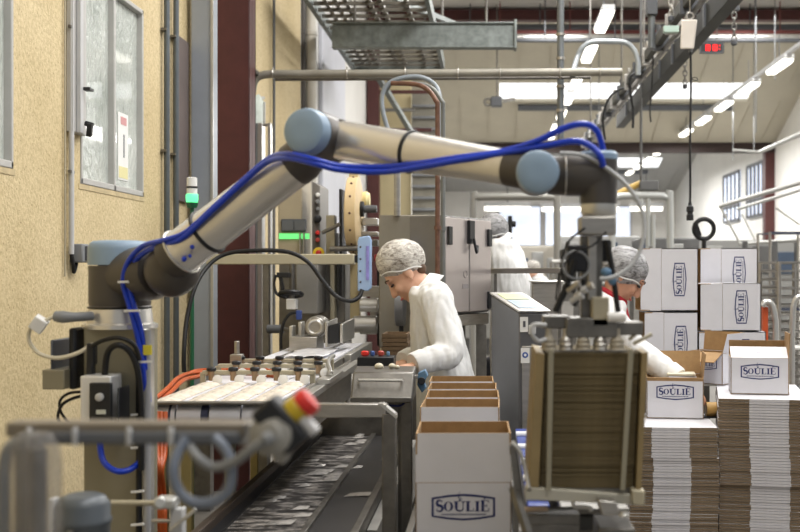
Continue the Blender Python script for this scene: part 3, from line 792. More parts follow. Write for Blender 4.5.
# cross bars with black capped holders
for k, (y, z, off) in enumerate(((4.26, 1.115, 0), (4.5, 1.12, .04), (4.76, 1.12, .0))):
    b = MB(); b.bar((XA + .02, y, z), (XB + .0, y, z), .03, .016); b.bar((XA + .02, y, 1.07), (XA + .02, y, z), .02, .02); b.bar((XB - .01, y, 1.07), (XB - .01, y, z), .02, .02)
    b.build('cross_bar', BEIGE_M, tb, bevel=.002)
    for i in range(5):
        x = XA + .055 + off + i * .083
        if x > XB - .02: continue
        b = MB(); b.lathe((x, y - .012, z - .03), (0, 0, 1), [(0, .011), (.02, .011), (.024, .0125), (.036, .0125)], 16); h_ = b.build('holder', mat('brass beige', (156, 132, 104), .4, .4, 9, .1), tb)
        b = MB(); b.lathe((x, y - .012, z + .006), (0, 0, 1), [(0, .015), (.003, .0185), (.012, .0185), (.015, .015), (.016, .008)], 18); b.build('black_cap', BLACK_P, h_)
        b = MB(); b.lathe((x + .03, y - .03, z - .026), (-.1, -1, .2), [(0, .017), (.006, .019), (.01, .019), (.012, .01)], 18); b.build('white_pad', WHITE, h_)
for pts in ([(156, 398, 3.9), (168, 388, 4.0), (178, 378, 4.2), (192, 373, 4.5), (215, 372, 4.6), (240, 369, 4.6), (268, 373, 4.6), (284, 378, 4.5)],
            [(160, 402, 3.9), (172, 391, 4.0), (184, 380, 4.2), (200, 376, 4.5), (222, 369, 4.7), (246, 366, 4.7), (266, 370, 4.7), (282, 374, 4.6)],
            [(163, 396, 4.0), (176, 383, 4.2), (196, 371, 4.6), (232, 371, 4.6), (252, 374, 4.6), (276, 377, 4.5)]):
    MB().tube([P(*q) for q in pts], .0085, 8, 5).build('orange_tube', ORANGE, tb)
b = MB(); b.box(P(237, 359, 4.75), (.05, .05, .042)); b.cyl(P(237, 356, 4.75), P(237, 341, 4.75), .011); b.build('stub_post', STEEL, tb, bevel=.003)
b = MB(); b.span((XB + .0, 4.3, 1.065), (XB + .05, 4.7, 1.085)); b.tube([(XB - .02, 4.9, 1.13), (XB + .0, 4.6, 1.13), (XB + .04, 4.4, 1.10)], .01, 8, 3); b.build('guide_shoe', STEEL_W, tb, bevel=.002)
# white pouches travelling on the lanes
POUCH = mat('white sweet pouch', (214, 204, 190), .45, 0, 46, .3)
def pouch_mb(x, y, z):
    b = MB(); nx, ny = 6, 5; vs_ = []; fs_ = []
    for j in range(ny + 1):
        for i in range(nx + 1):
            s, t = i / nx, j / ny; hgt = .010 * (math.sin(math.pi * s) * math.sin(math.pi * t)) ** .45
            vs_.append((x + (s - .5) * .082, y + (t - .5) * .115, z + .002 + hgt))
    for j in range(ny):
        for i in range(nx):
            a = j * (nx + 1) + i; fs_.append((a, a + 1, a + nx + 2, a + nx + 1))
    n0 = len(vs_); vs_ += [(x - .041, y - .0575, z), (x + .041, y - .0575, z), (x + .041, y + .0575, z), (x - .041, y + .0575, z)]
    fs_.append((n0, n0 + 3, n0 + 2, n0 + 1))
    e = [[i for i in range(nx + 1)], [ny * (nx + 1) + i for i in range(nx + 1)], [j * (nx + 1) for j in range(ny + 1)], [j * (nx + 1) + nx for j in range(ny + 1)]]
    for row, (c0, c1) in zip(e, ((0, 1), (3, 2), (0, 3), (1, 2))):
        fs_.append(tuple(row) + (n0 + c1, n0 + c0))
    return b.add(vs_, fs_)
bun = [[(156 + dx, 452, 3.42 + .01 * k), (159 + dx * .3, 470, 3.4), (155 + dx, 495, 3.42 + .01 * k), (160 + dx * .5, 515, 3.4), (156 + dx, 600, 3.42)] for k, dx in enumerate((-3, 1, 5, 9, 3))]
bl0 = [(x, 448 - 6, y) for x, y in ((157, 3.6),)]
cbn = thing('orange_cable_bundle', 'bundle of orange tubes hanging beside the robot pedestal below the near rail', 'cable bundle', P(158, 600, 3.45))
for q in bun: MB().tube([P(q[0][0], 412, 3.50)] + [P(*a) for a in q], .008, 8, 5).build('orange_tube', ORANGE, cbn)
po = None
for r_ in range(5):
    for i in range(4):
        x = (xs[i] + xs[i + 1]) / 2; y = 3.68 + r_ * .128; z = 1.0725
        if po is None:
            po = pouch_mb(x, y, z).build('sweet_pouch', POUCH)
            tag(po, 'white filled pouch lying on the belt lanes of the picking table', 'pouch', 'pouches on the picking table'); pz = po.location.copy()
        else:
            dup(po, (x + rng.uniform(-.004, .004), y + rng.uniform(-.004, .004), pz.z), None, (0, 0, rng.uniform(-.06, .06)))

# film plate behind, running to the wrapping machine
fp = thing('film_table', 'long white film covered table leading to the wrapping machine', 'conveyor table', (-.93, 6.1, 0))
b = MB(); b.span((-1.13, 5.28, 1.03), (-.74, 6.6, 1.07)); b.build('bed', STEEL, fp, bevel=.003)
for x0, x1 in ((-1.12, -1.035), (-1.025, -.87), (-.86, -.755)):
    b = MB(); b.span((x0, 5.26, 1.07), (x1, 6.6, 1.078)); b.build('film_strip', BELT_W, fp)
b = MB(); b.bar((-1.03, 5.3, 1.082), (-1.03, 6.5, 1.082), .012, .01); b.bar((-.865, 5.3, 1.082), (-.865, 6.5, 1.082), .012, .01); b.build('guide', STEEL_D, fp)
b = MB(); b.span((-.735, 5.6, .98), (-.70, 6.6, 1.085)); b.build('side_rail', STEEL_W, fp, bevel=.003)
for x, y in ((-1.1, 5.4), (-.77, 5.85), (-1.1, 6.5), (-.77, 6.5)):
    b = MB(); b.span((x - .02, y - .02, 0), (x + .02, y + .02, 1.03)); b.build('leg', STEEL_D, fp)
b = MB()
b.add([P(300, 373, 4.9), P(318, 362, 5.3), P(330, 364, 5.3), P(312, 377, 4.8)], [(0, 1, 2, 3)])
for k, (u, v, y) in enumerate(((318, 361, 5.4), (332, 356, 5.7))):
    pass
# crumpled film on the table
b = MB(); vs_ = []; fs_ = []
for j in range(9):
    for i in range(7):
        x = -1.0 + .2 * i / 6; y = 5.35 + .55 * j / 8
        vs_.append((x, y, 1.083 + .012 * (1 + noise.noise(Vector((x * 17, y * 9, 1))))))
for j in range(8):
    for i in range(6):
        a = j * 7 + i; fs_.append((a, a + 1, a + 8, a + 7))
b.add(vs_, fs_); cf = b.build('loose_film', mat('crinkled clear film', (226, 225, 228), .2, 0, 20, .12)); tag(cf, 'loose crumpled wrapping film lying on the white film table', 'film')
sd = cf.modifiers.new('thickness', 'SOLIDIFY'); sd.thickness = .002

# lower belts
lb = thing('lower_conveyor', 'pair of dark low belts littered with shiny crumbs running under the steel frame', 'conveyor', (-.6, 4.4, 0))
def crumb_mat():
    m = bpy.data.materials.new('dark belt with silver litter'); m.use_nodes = True
    nt = m.node_tree; b = nt.nodes['Principled BSDF']; b.inputs['Roughness'].default_value = .38
    tc = nt.nodes.new('ShaderNodeTexCoord'); mp = nt.nodes.new('ShaderNodeMapping'); mp.inputs['Scale'].default_value = (5, 12, 5)
    nt.links.new(tc.outputs['Object'], mp.inputs['Vector'])
    n = nt.nodes.new('ShaderNodeTexNoise'); n.inputs['Scale'].default_value = 2.2; n.inputs['Detail'].default_value = 6; n.inputs['Roughness'].default_value = .7
    nt.links.new(mp.outputs[0], n.inputs['Vector'])
    r = nt.nodes.new('ShaderNodeValToRGB'); r.color_ramp.elements[0].position = .48; r.color_ramp.elements[0].color = rgb(44, 42, 42)
    r.color_ramp.elements[1].position = .66; r.color_ramp.elements[1].color = rgb(176, 170, 164)
    nt.links.new(n.outputs['Fac'], r.inputs['Fac']); nt.links.new(r.outputs[0], b.inputs['Base Color'])
    bp = nt.nodes.new('ShaderNodeBump'); bp.inputs['Strength'].default_value = .4; bp.inputs['Distance'].default_value = .01
    nt.links.new(n.outputs['Fac'], bp.inputs['Height']); nt.links.new(bp.outputs[0], b.inputs['Normal'])
    return m
BELT_D = mat('dark rubber belt', (50, 49, 50), .4, 0, 5, .2)
ZL = .72
b = MB(); b.span((-.80, 2.6, ZL - .03), (-.565, 5.3, ZL)); b.build('littered_belt', crumb_mat(), lb)
b = MB(); b.span((-.545, 2.6, ZL - .03), (-.41, 5.3, ZL)); b.build('clean_belt', BELT_D, lb)
b = MB(); b.span((-.565, 2.6, ZL - .04), (-.545, 5.3, ZL + .012)); b.build('divider', STEEL_D, lb, bevel=.002)
b = MB(); b.span((-.86, 2.6, ZL - .12), (-.835, 5.3, ZL + .035)); b.build('side_frame', mat('dark brown steel', (84, 74, 66), .45, .5, 9, .15), lb, bevel=.003)
b = MB(); b.span((-.835, 2.6, ZL - .05), (-.80, 5.3, ZL + .008)); b.build('edge_strip', BLACK_P, lb)
b = MB(); b.span((-.41, 2.6, ZL - .12), (-.385, 5.3, ZL + .02)); b.build('side_frame', STEEL_D, lb, bevel=.003)
b = MB(); b.span((-.80, 5.3, ZL - .1), (-.41, 5.35, ZL + .09)); b.build('end_plate', STEEL_D, lb)
b = MB(); b.span((-.80, 2.6, .3), (-.42, 2.64, ZL - .04)); b.span((-.80, 5.2, 0.0), (-.42, 5.24, ZL - .04)); b.span((-.80, 2.6, 0), (-.75, 2.64, .3)); b.span((-.46, 2.6, 0), (-.42, 2.64, .3)); b.build('under_frame', STEEL_D, lb)
FOIL = mat('silver foil scrap', (190, 186, 182), .3, .6, 40, .3)
for k in range(26):
    y = rng.uniform(3.25, 5.5); x = rng.uniform(-.79, -.58)
    if k < 3: x = rng.uniform(-.53, -.43)
    s_ = rng.uniform(.012, .03)
    b = MB(); b.add([(x - s_ * 1.6, y - s_, ZL + .002), (x + s_ * 1.4, y - s_ * .8, ZL + .004), (x + s_ * 1.7, y + s_, ZL + .008), (x - s_ * 1.1, y + s_ * .9, ZL + .003), (x, y, ZL + .012), (x, y, ZL + .0005)],
                    [(0, 1, 4), (1, 2, 4), (2, 3, 4), (3, 0, 4), (1, 0, 5), (2, 1, 5), (3, 2, 5), (0, 3, 5)])
    o = b.build('foil_scrap', FOIL, None, 0, 0)
    tag(o, 'small crumpled silver scrap lying on the dark low belt', 'scrap', 'foil scraps on the low belts')
b = MB(); b.span((-.383, 3.45, .45), (-.35, 5.3, .70)); b.build('cover_plate', mat('pale grey cover', (150, 148, 144), .5, .3, 5, .2), lb, bevel=.003)

# square steel frame with a mitred corner
sf = thing('steel_gantry', 'grey square tube frame with a mitred corner spanning the low belts', 'frame', (-.3, 3.36, 0))
YF = 3.36; zf = P(0, 411, YF).z; xl = P(389, 0, YF).x; t = .042
b = MB(); b.span((-.545, YF, zf - t / 2), (xl + t / 2 - .03, YF + t, zf + t / 2)); b.build('cross_tube', STEEL, sf, bevel=.003)
b = MB(); b.bar((-.52, YF + t * .5, zf), (-.655, 3.6, zf - .05), t, t); b.build('angled_tube', STEEL, sf, bevel=.003)
b = MB(); b.span((xl - t / 2, YF - .001, 0), (xl + t / 2, YF + t + .001, zf - .008)); b.build('leg', STEEL_D, sf, bevel=.003)
b = MB(); b.prism([(xl - t / 2 - .012, YF - .002, zf + t / 2 + .001), (xl - t / 2 + .003, YF - .002, zf + t / 2 + .001), (xl + t / 2 + .001, YF - .002, zf - .012), (xl + t / 2 + .001, YF - .002, zf - .024)], (0, t + .004, 0)); b.build('mitre_seam', STEEL_W, sf)

# hinged steel tray with a handle, and the small button panel behind it
st = thing('steel_tray_box', 'stainless box with a long front handle left of the open cartons', 'box', (-.45, 4.1, .9))
def TP(u, v, y): return P(u, v, y)
b = MB(); b.add([TP(353, 372, 3.95), TP(414, 372, 3.95), TP(412, 403, 3.88), TP(350, 403, 3.88), TP(356, 366, 4.25), TP(416, 366, 4.25), TP(416, 395, 4.25), TP(356, 395, 4.25)],
                [(0, 1, 2, 3), (4, 7, 6, 5), (0, 4, 5, 1), (1, 5, 6, 2), (2, 6, 7, 3), (3, 7, 4, 0)])
b.build('body', STEEL_D, st, bevel=.006)
b = MB(); b.tube([TP(359, 380, 3.92), TP(359, 380, 3.89), TP(402, 380.5, 3.89), TP(402, 380.5, 3.92)], .0055, 8, 1); b.build('handle', STEEL_W, st)
b = MB(); b.span(TP(351, 397, 3.885), TP(411, 402.5, 3.87)); b.build('bottom_lip', STEEL_D, st, bevel=.002)
b = MB(); b.span((TP(401, 0, 4.0).x, 3.98, 0), (TP(412, 0, 4.0).x, 4.03, TP(0, 400, 3.95).z)); b.build('leg', STEEL_D, st, bevel=.003)
b = MB(); b.span((TP(398, 0, 4.1).x, 4.10, 0), (TP(405, 0, 4.1).x, 4.14, TP(0, 398, 4.1).z)); b.build('leg', STEEL_D, st, bevel=.003)
b = MB(); b.tube([TP(355, 405, 3.9), TP(375, 404, 3.89), (TP(398, 406, 3.9)), TP(404, 403, 3.92)], .004, 8, 4); b.build('blue_lead', NAVY, st)
for i, (u, v, r_) in enumerate(((379, 366.5, .013), (392, 366, .010), (397, 367, .008))):
    b = MB(); b.ball(TP(u, v, 4.1), (r_ * 1.3, r_, r_)); o = b.build('white_sweet', CREAM); tag(o, ('larger cream lump of sugar', 'middle one of the cream sugar lumps', 'smallest cream lump, right end of three')[i] + ' on top of the stainless tray box', 'sweet', 'sweets on the tray box')
bp_ = thing('button_panel', 'black button panel with red and blue push buttons behind the steel tray box', 'control panel', TP(377, 368, 4.35))
b = MB(); b.span(TP(357, 357, 4.33), TP(396, 367, 4.43)); b.build('housing', BLACK_P, bp_, bevel=.004)
for u, v, m_, r_ in ((365, 357, RED, .016), (372.5, 357, mat('blue button', (60, 90, 150), .4), .009), (381, 357, mat('dull red button', (170, 70, 60), .4), .013), (388, 357.5, BLUE_D, .007)):
    b = MB(); b.lathe(TP(u, v + .4, 4.38), (0, 0, 1), [(0, r_ * .7), (.008, r_ * .7), (.01, r_), (.022, r_), (.026, r_ * .6)], 16); b.build('button', m_, bp_)
b = MB(); b.span(TP(372, 367, 4.37), TP(380, 400, 4.40)); b.build('stem', STEEL_D, bp_)
bc = thing('blue_clamp', 'dull blue plastic clamp at the right end of the steel tray box', 'clamp', TP(421, 388, 4.05))
b = MB(); b.bar(TP(410, 378, 4.05), TP(421, 376, 4.05), .014); b.build('arm', STEEL_W, bc, bevel=.002)
b = MB(); b.prism([TP(418, 373, 4.02), TP(425, 370, 4.02), TP(428, 376, 4.02), TP(424, 382, 4.02), TP(426, 388, 4.02), TP(422, 393, 4.02), TP(417, 385, 4.02)], (0, .05, 0)); b.build('jaw', BLUE_D, bc, bevel=.003)
b = MB(); b.cyl(TP(421.5, 381, 4.015), TP(421.5, 381, 4.0), .014); b.build('black_hub', BLACK_P, bc, bevel=.002)
# ------------------------------------------------------------------ things along the left wall
Yd = 6.95
dp = thing('steel_duct', 'blue grey steel duct standing left of the brown column', 'duct', (P(202, 0, Yd).x, Yd, 0))
b = MB(); b.span((P(191, 0, Yd).x, Yd, .6), (P(213, 0, Yd).x, Yd + .12, 4.6)); b.build('sheet', mat('blue grey sheet steel', (160, 166, 174), .4, .25, 2, .12, .02, 20), dp, bevel=.006)
b = MB(); b.span((P(190, 0, Yd).x + .02, Yd + .01, 0), (P(213, 0, Yd).x - .02, Yd + .1, .6)); b.build('foot', STEEL_D, dp)
b = MB(); b.span((P(211, 0, Yd).x, Yd - .012, .6), (P(213.5, 0, Yd).x, Yd, 4.6)); b.build('edge_trim', STEEL_W, dp)
pn = thing('wall_panel', 'narrow brownish grey sheet panel on yellow wall by the steel duct', 'panel', (XW + .04, 7.1, 2.0))
b = MB(); b.span((XW + .001, 6.66, 1.93), (XW + .022, 6.93, 2.93)); b.build('sheet', mat('brownish grey sheet', (112, 100, 96), .45, .3, 4, .12), pn, bevel=.004)
b = MB(); b.span((XW + .022, 6.66, 1.93), (XW + .03, 6.68, 2.93)); b.build('edge', STEEL_W, pn)
sl = thing('stack_light', 'green lit signal beacon with white rings in front of the steel duct', 'signal light', P(192, 207, 6.2))
c_ = P(192, 0, 6.2)
def zz(v, y=6.2): return P(0, v, y).z
b = MB(); b.lathe((c_.x, 6.2, zz(187)), (0, 0, 1), [(0, .028), (zz(178) - zz(187), .028), (zz(178) - zz(187) + .004, .02)], 20); b.build('white_ring', WHITE, sl)
b = MB(); b.lathe((c_.x, 6.2, zz(194)), (0, 0, 1), [(0, .029), (zz(188) - zz(194), .029)], 20); b.build('white_ring', WHITE, sl)
b = MB(); b.lathe((c_.x, 6.2, zz(188.3)), (0, 0, 1), [(0, .031), (.01, .031)], 20); b.build('black_ring', BLACK, sl)
b = MB(); b.lathe((c_.x, 6.2, zz(203)), (0, 0, 1), [(0, .03), (.02, .034), (zz(195) - zz(203), .034), (zz(194) - zz(203), .03)], 20); b.build('green_lamp', GREEN_L, sl)
b = MB(); b.lathe((c_.x, 6.2, zz(208)), (0, 0, 1), [(0, .026), (.02, .033), (.03, .034)], 20); b.lathe((c_.x, 6.2, 1.0), (0, 0, 1), [(0, .012), (zz(208) - 1.0, .012)], 12); b.lathe((c_.x, 6.2, 0), (0, 0, 1), [(0, .06), (.02, .06), (.021, .012), (1.0, .012)], 12); b.build('base', mat('dark green plastic', (30, 90, 62), .4), sl)
for i, (u, y, r_, m_, lab, z0) in enumerate(((310, 11.3, .066, mat('pale cream pipe', (196, 192, 182), .4, .1, 4, .08), 'thick pale vertical pipe at the end of the yellow wall', 0), (302, 11.2, .035, mat('dark drain', (74, 70, 66), .5), 'dark thin pipe between yellow wall and thick pale pipe', 0),
                                       (274, 9.6, .012, GREY_D, 'thin dark conduit on the yellow wall right of the brown column', 1.0))):
    b = MB(); b.cyl((P(u, 0, y).x, y, z0), (P(u, 0, y).x, y, 5.9), r_, n=20)
    for z in (1.2, 2.6, 3.9): b.lathe((P(u, 0, y).x, y, z), (0, 0, 1), [(0, r_), (.004, r_ * 1.12), (.05, r_ * 1.12), (.054, r_)], 20)
    tag(b.build('wall_pipe', m_), lab, 'pipe')
b = MB(); b.span((XW + .002, 12.3, 0), (XW + .05, 14.2, 4.4)); o = b.build('cladding_sheet', WALL_L, bevel=.01); tag(o, 'lilac white cladding sheet on far left wall beside thick pale pipe', 'panel')
# open window leaf and grey post right of the brown column
o = thing('window_leaf', 'narrow greenish window leaf right of the brown column', 'window leaf', P(256, 150, 8.6))
b = MB(); b.prism([P(252, 97, 8.6), P(259, 94, 8.6), P(264, 102, 8.7), P(264, 160, 8.7), P(252, 165, 8.6)], (0, .02, 0)); b.build('pane', mat('pale green glass', (206, 214, 206), .2, 0, 9, .15), o)
b = MB(); b.bar(P(252, 97, 8.59), P(252, 165, 8.59), .02); b.bar(P(264, 102, 8.69), P(264, 160, 8.69), .02); b.bar(P(252, 97, 8.59), P(264, 98, 8.69), .02); b.bar((XW, 8.6, P(0, 110, 8.6).z), P(252, 110, 8.6), .02); b.build('frame', FRAME_W, o)
o = thing('grey_upright', 'pale grey steel upright with white edge behind the robot upper arm', 'post', (P(252, 0, 8.2).x, 8.2, 0))
b = MB(); b.span((P(245, 0, 8.2).x, 8.2, 0), (P(258, 0, 8.2).x, 8.32, 2.6)); b.build('upright', mat('blue grey paint', (146, 152, 158), .4, .2, 5, .08), o, bevel=.005)
b = MB(); b.span((P(258, 0, 8.2).x, 8.19, 0), (P(262.5, 0, 8.2).x, 8.3, 2.6)); b.span((P(268, 0, 8.2).x, 8.19, 0), (P(271, 0, 8.2).x, 8.26, 2.6)); b.span((P(258, 0, 8.2).x, 8.22, 2.58), (P(271, 0, 8.2).x, 8.26, 2.6)); b.build('white_edge', STEEL_W, o, bevel=.003)

# ------------------------------------------------------------------ wrapping machine
Ym = 7.0
wm = thing('wrapping_machine', 'beige wrapping machine with a green lit strip and large pale film wheel', 'wrapping machine', (P(315, 0, Ym).x, Ym, 0))
def W(u, v, y=Ym): return P(u, v, y)
b = MB(); b.span(W(278, 160), W(311, 262, Ym + .35)); b.build('cabinet', mat('warm beige enamel', (172, 160, 136), .5, .1, 6, .06), wm, bevel=.008)
b = MB(); b.prism([W(312, 181, Ym - .05), W(320, 186, Ym + .0), W(320, 288, Ym), W(312, 292, Ym - .05)], (.01, .3, 0)); sp = b.build('switch_plate', mat('grey switch plate', (122, 118, 112), .4, .4), wm, bevel=.003)
for v, m_, r_ in ((195, WHITE, .014), (202, GREY_P, .014), (209, GREY_P, .012), (219, BLACK, .024), (233, RED, .014), (240, mat('dull red button', (170, 70, 60)), .014)):
    b = MB(); b.lathe(W(317.5, v, Ym - .02), (.25, -1, 0), [(0, r_), (.02, r_), (.024, r_ * .7)], 14); b.build('switch', m_, sp)
b = MB(); b.lathe(W(318.5, 253, Ym - .05), (.2, -1, 0), [(0, .036), (.02, .036), (.024, .02)], 20); b.build('yellow_disc', YELLOW, sp)
b = MB(); b.lathe(W(318.5, 253, Ym - .07), (.2, -1, 0), [(0, .018), (.03, .018), (.034, .012)], 16); b.build('red_stop', RED, sp)
b = MB(); b.span(W(281, 219, Ym - .02), W(306.5, 232, Ym + .02)); b.build('display_bezel', GREY_D, wm, bevel=.003)
SCR = mat('grey glass screen', (96, 100, 104), .2, 0, 5, .1)
for u0, u1 in ((282, 293.5), (294.5, 305.5)):
    b = MB(); b.span(W(u0, 220.5, Ym - .026), W(u1, 230.5, Ym - .019)); b.build('screen', SCR, wm)
b = MB(); b.span(W(279, 233.5, Ym - .012), W(309.5, 239, Ym + .0)); b.build('green_light_strip', mat('green light strip', (110, 230, 130), .4, emit=(120, 250, 140), e_str=.9), wm)
b = MB(); b.cyl(W(300, 233, Ym - .03), W(300, 258, Ym - .03), .006); b.cyl(W(304, 233, Ym - .03), W(304, 258, Ym - .03), .006); b.build('thin_rods', STEEL, wm)
b = MB(); b.span(W(296, 262, Ym - .3), W(330, 311, Ym + .2)); b.build('lower_cabinet', mat('grey hammered enamel', (142, 140, 136), .5, .2, 6, .08), wm, bevel=.006)
b = MB(); b.span(W(330, 232, Ym - .1), W(339, 318, Ym + .1)); b.build('side_column', BEIGE_M, wm, bevel=.004)
b = MB(); b.span(W(279, 262), (W(345, 0).x, Ym + .35, 0)); b.build('plinth', STEEL_D, wm, bevel=.004)
b = MB(); b.span(W(326, 215, Ym - .02), W(337, 262, Ym + .08)); b.build('bearing_post', BEIGE_M, wm, bevel=.006)
b = MB(); b.cyl(W(322, 233, Ym - .2), W(340, 224, Ym - .2), .012); b.build('lever', STEEL_D, wm)
b = MB(); b.span(W(339, 189, Ym - .1), W(347, 296, Ym + .15)); b.build('black_upright', BLACK_P, wm, bevel=.004)
CREAMW = mat('cream wheel', (216, 190, 146), .5, 0, 8, .08)
b = MB(); wc = W(353.5, 215, Ym - .1); b.lathe(wc + Vector((-.035, 0, 0)), (1, 0, 0), [(0, .20), (.008, .235), (.07, .235), (.078, .20)], 40); wh = b.build('film_wheel', CREAMW, wm, bevel=.002)
for i in range(14):
    a = i * 2 * math.pi / 14; q = wc + Vector((.005, .236 * math.cos(a), .236 * math.sin(a)))
    b = MB(); b.ball(q, .007, None, 8, 6); b.build('stud', IRON_R, wh)
b = MB(); b.span(W(349, 165), W(360, 196, Ym + .1)); b.span(W(350, 240), W(361, 332, Ym + .08)); b.build('cream_post', mat('cream painted post', (206, 188, 144), .5, 0, 8, .08), wm, bevel=.004)
b = MB(); b.cyl(W(360, 209, Ym - .1), W(364, 209, Ym - .1), .048); b.build('black_hub', BLACK, wm, bevel=.004)
b = MB(); b.cyl(W(363, 209, Ym - .1), W(377, 209, Ym - .1), .024); b.build('shaft', GREY_D, wm, bevel=.003)
b = MB(); b.cyl(W(330, 249, Ym - .25), W(372, 248, Ym - .25), .016); b.build('cross_shaft', STEEL_D, wm)
b = MB(); b.lathe(W(362, 200, Ym + .05), (1, 0, 0), [(0, .05), (.03, .055), (.05, .04)], 20); b.build('cream_knob', mat('pale yellow knob', (230, 216, 160), .5), wm)
for i, (u, v, w_, h_, m_) in enumerate(((371, 222, 18, 8, STEEL_W), (370, 234, 20, 5, STEEL), (372, 243, 16, 7, STEEL_D), (367, 275, 10, 18, BLACK_P), (371, 291, 26, 10, STEEL), (384, 318, 16, 10, STEEL_D), (377, 305, 14, 20, STEEL))):
    b = MB(); b.span(W(u - w_ / 2, v - h_ / 2, Ym - .05), W(u + w_ / 2, v + h_ / 2, Ym + .1)); b.build('bracket', m_, wm, bevel=.004)
for v, r_, u0, u1 in ((305, .042, 360, 378), (324, .05, 354, 377), (331, .02, 360, 377)):
    b = MB(); b.cyl(W(u0, v, Ym - .2), W(u1, v, Ym - .2), r_); b.build('roller', STEEL_W, wm, bevel=.004)
b = MB(); b.lathe(W(396, 303, 6.3), (1, 0, 0), [(0, .02), (.0, .13), (.05, .13), (.05, .02)], 28); b.build('reel', mat('grey reel', (150, 150, 152), .35, .5), wm, bevel=.004)
b = MB(); b.span(W(377, 270, Ym + .0), W(384, 345, Ym + .1)); b.span(W(399, 268, 6.42), W(404, 345, 6.5)); b.build('dark_frame', BLACK_P, wm, bevel=.003)
rb = MB(); rb.lathe(W(374.5, 258, Ym - .3), (1, 0, 0), [(0, .02), (.015, .026), (.03, .02)], 16); rb.build('red_button', mat('dark red button', (150, 40, 50), .4), wm)

bm_ = thing('beige_beam', 'beige horizontal machine beam behind the black hose', 'beam', W(280, 265, 6.4))
b = MB(); b.span(W(206, 254, 6.4), W(356, 264.5, 6.5)); b.build('beam', mat('pale beige enamel', (182, 174, 150), .5, .1, 8, .05), bm_, bevel=.005)
b = MB(); b.span((W(262, 0, 6.4).x, 6.42, 0), (W(268, 0, 6.4).x, 6.47, W(0, 264, 6.4).z)); b.build('support', STEEL_D, bm_)
td = thing('blue_tablet', 'pale blue touch panel hanging at the end of the beige beam', 'touch panel', W(364, 291, 5.9))
b = MB(); b.prism([W(359, 237, 5.9), W(369, 235.5, 5.9), W(371, 240, 5.9), W(371, 288, 5.9), W(368, 291, 5.9), W(357.5, 291, 5.9), W(357.5, 241, 5.9)], (0, .05, 0)); b.build('casing', mat('pale blue casing', (160, 186, 222), .4, 0, 8, .05), td, bevel=.005)
b = MB(); b.span(W(366, 246, 5.895), W(369, 280, 5.9)); b.build('violet_strip', mat('violet print', (146, 140, 210), .5, 0, 30, .3), td)
for v in (247, 259, 271, 282):
    b = MB(); b.ball(W(360.5, v, 5.9), .006, None, 8, 6); b.build('screw', GREY_D, td)
b = MB(); b.bar(W(355, 259, 5.93), W(359, 259, 5.93), .04); b.build('bracket', BLACK_P, td)
b = MB(); b.tube([W(*q) for q in ((184, 372, 5.6), (184, 350, 5.6), (187, 318, 5.65), (195, 287, 5.7), (208, 266, 5.8), (226, 254, 5.85), (255, 250.5, 5.85), (288, 252, 5.85), (308, 262, 5.85), (322, 280, 5.85), (336, 296, 5.85), (350, 301, 5.85), (359, 297, 5.88), (362, 290, 5.9))], .0115, 10, 6)
o = b.build('black_hose', BLACK, None); tag(o, 'thick black hose arching from the wall to the blue touch panel', 'hose')

# small drive standing on the film table
dv = thing('feed_drive', 'steel feed drive with round motor standing on the white film table', 'drive', W(308, 350, 6.0))
b = MB(); b.span(W(289, 337, 5.9), W(324, 350.5, 6.15)); b.build('base_block', STEEL, dv, bevel=.004)
b = MB(); b.lathe(W(315, 327, 5.95), (0, 1, 0), [(0, .03), (.0, .052), (.03, .058), (.16, .058), (.18, .04)], 28); b.build('motor', STEEL, dv, bevel=.003)
b = MB(); b.torus(W(315, 327, 5.945), (0, 1, 0), .036, .008, 24, 8); b.build('motor_ring', STEEL_W, dv)
b = MB(); b.span(W(289, 326, 5.95), W(296, 338, 6.05)); b.span(W(298, 322, 6.0), W(305, 338, 6.1)); b.build('pillar_block', STEEL_W, dv, bevel=.004)
b = MB(); b.prism([W(325, 322, 5.9), W(335, 318, 6.2), W(335, 345, 6.2), W(325, 347, 5.9)], (.015, 0, 0)); b.build('pale_plate', STEEL_W, dv, bevel=.003)
b = MB(); b.prism([W(328, 326, 5.88), W(339, 323, 5.88), W(339, 343, 5.88), W(328, 344, 5.88)], (0, .12, 0)); b.build('black_plate', BLACK_P, dv, bevel=.003)
b = MB(); b.prism([W(340, 324, 5.88), W(352, 318, 6.2), W(352, 338, 6.2), W(340, 343, 5.88)], (.015, 0, 0)); b.build('pale_plate', STEEL_W, dv, bevel=.003)
b = MB(); b.cyl(W(267, 329, 6.2), W(284, 329, 6.2), .024); b.build('grey_shaft', GREY_D, dv, bevel=.003)
b = MB(); b.cyl(W(284, 329, 6.2), W(292, 331, 6.0), .012); b.build('coupling', STEEL_D, dv)
b = MB(); b.tube([W(*q) for q in ((281, 349, 6.0), (281, 335, 6.0), (284, 322, 6.0), (290, 314, 6.0), (298, 312, 6.0))], .009, 8, 5); b.build('black_lead', BLACK, dv)
b = MB(); b.box(W(299, 315, 5.95), (.03, .03, .05)); b.build('blue_plug', mat('navy plug', (50, 70, 130), .4), dv, bevel=.004)
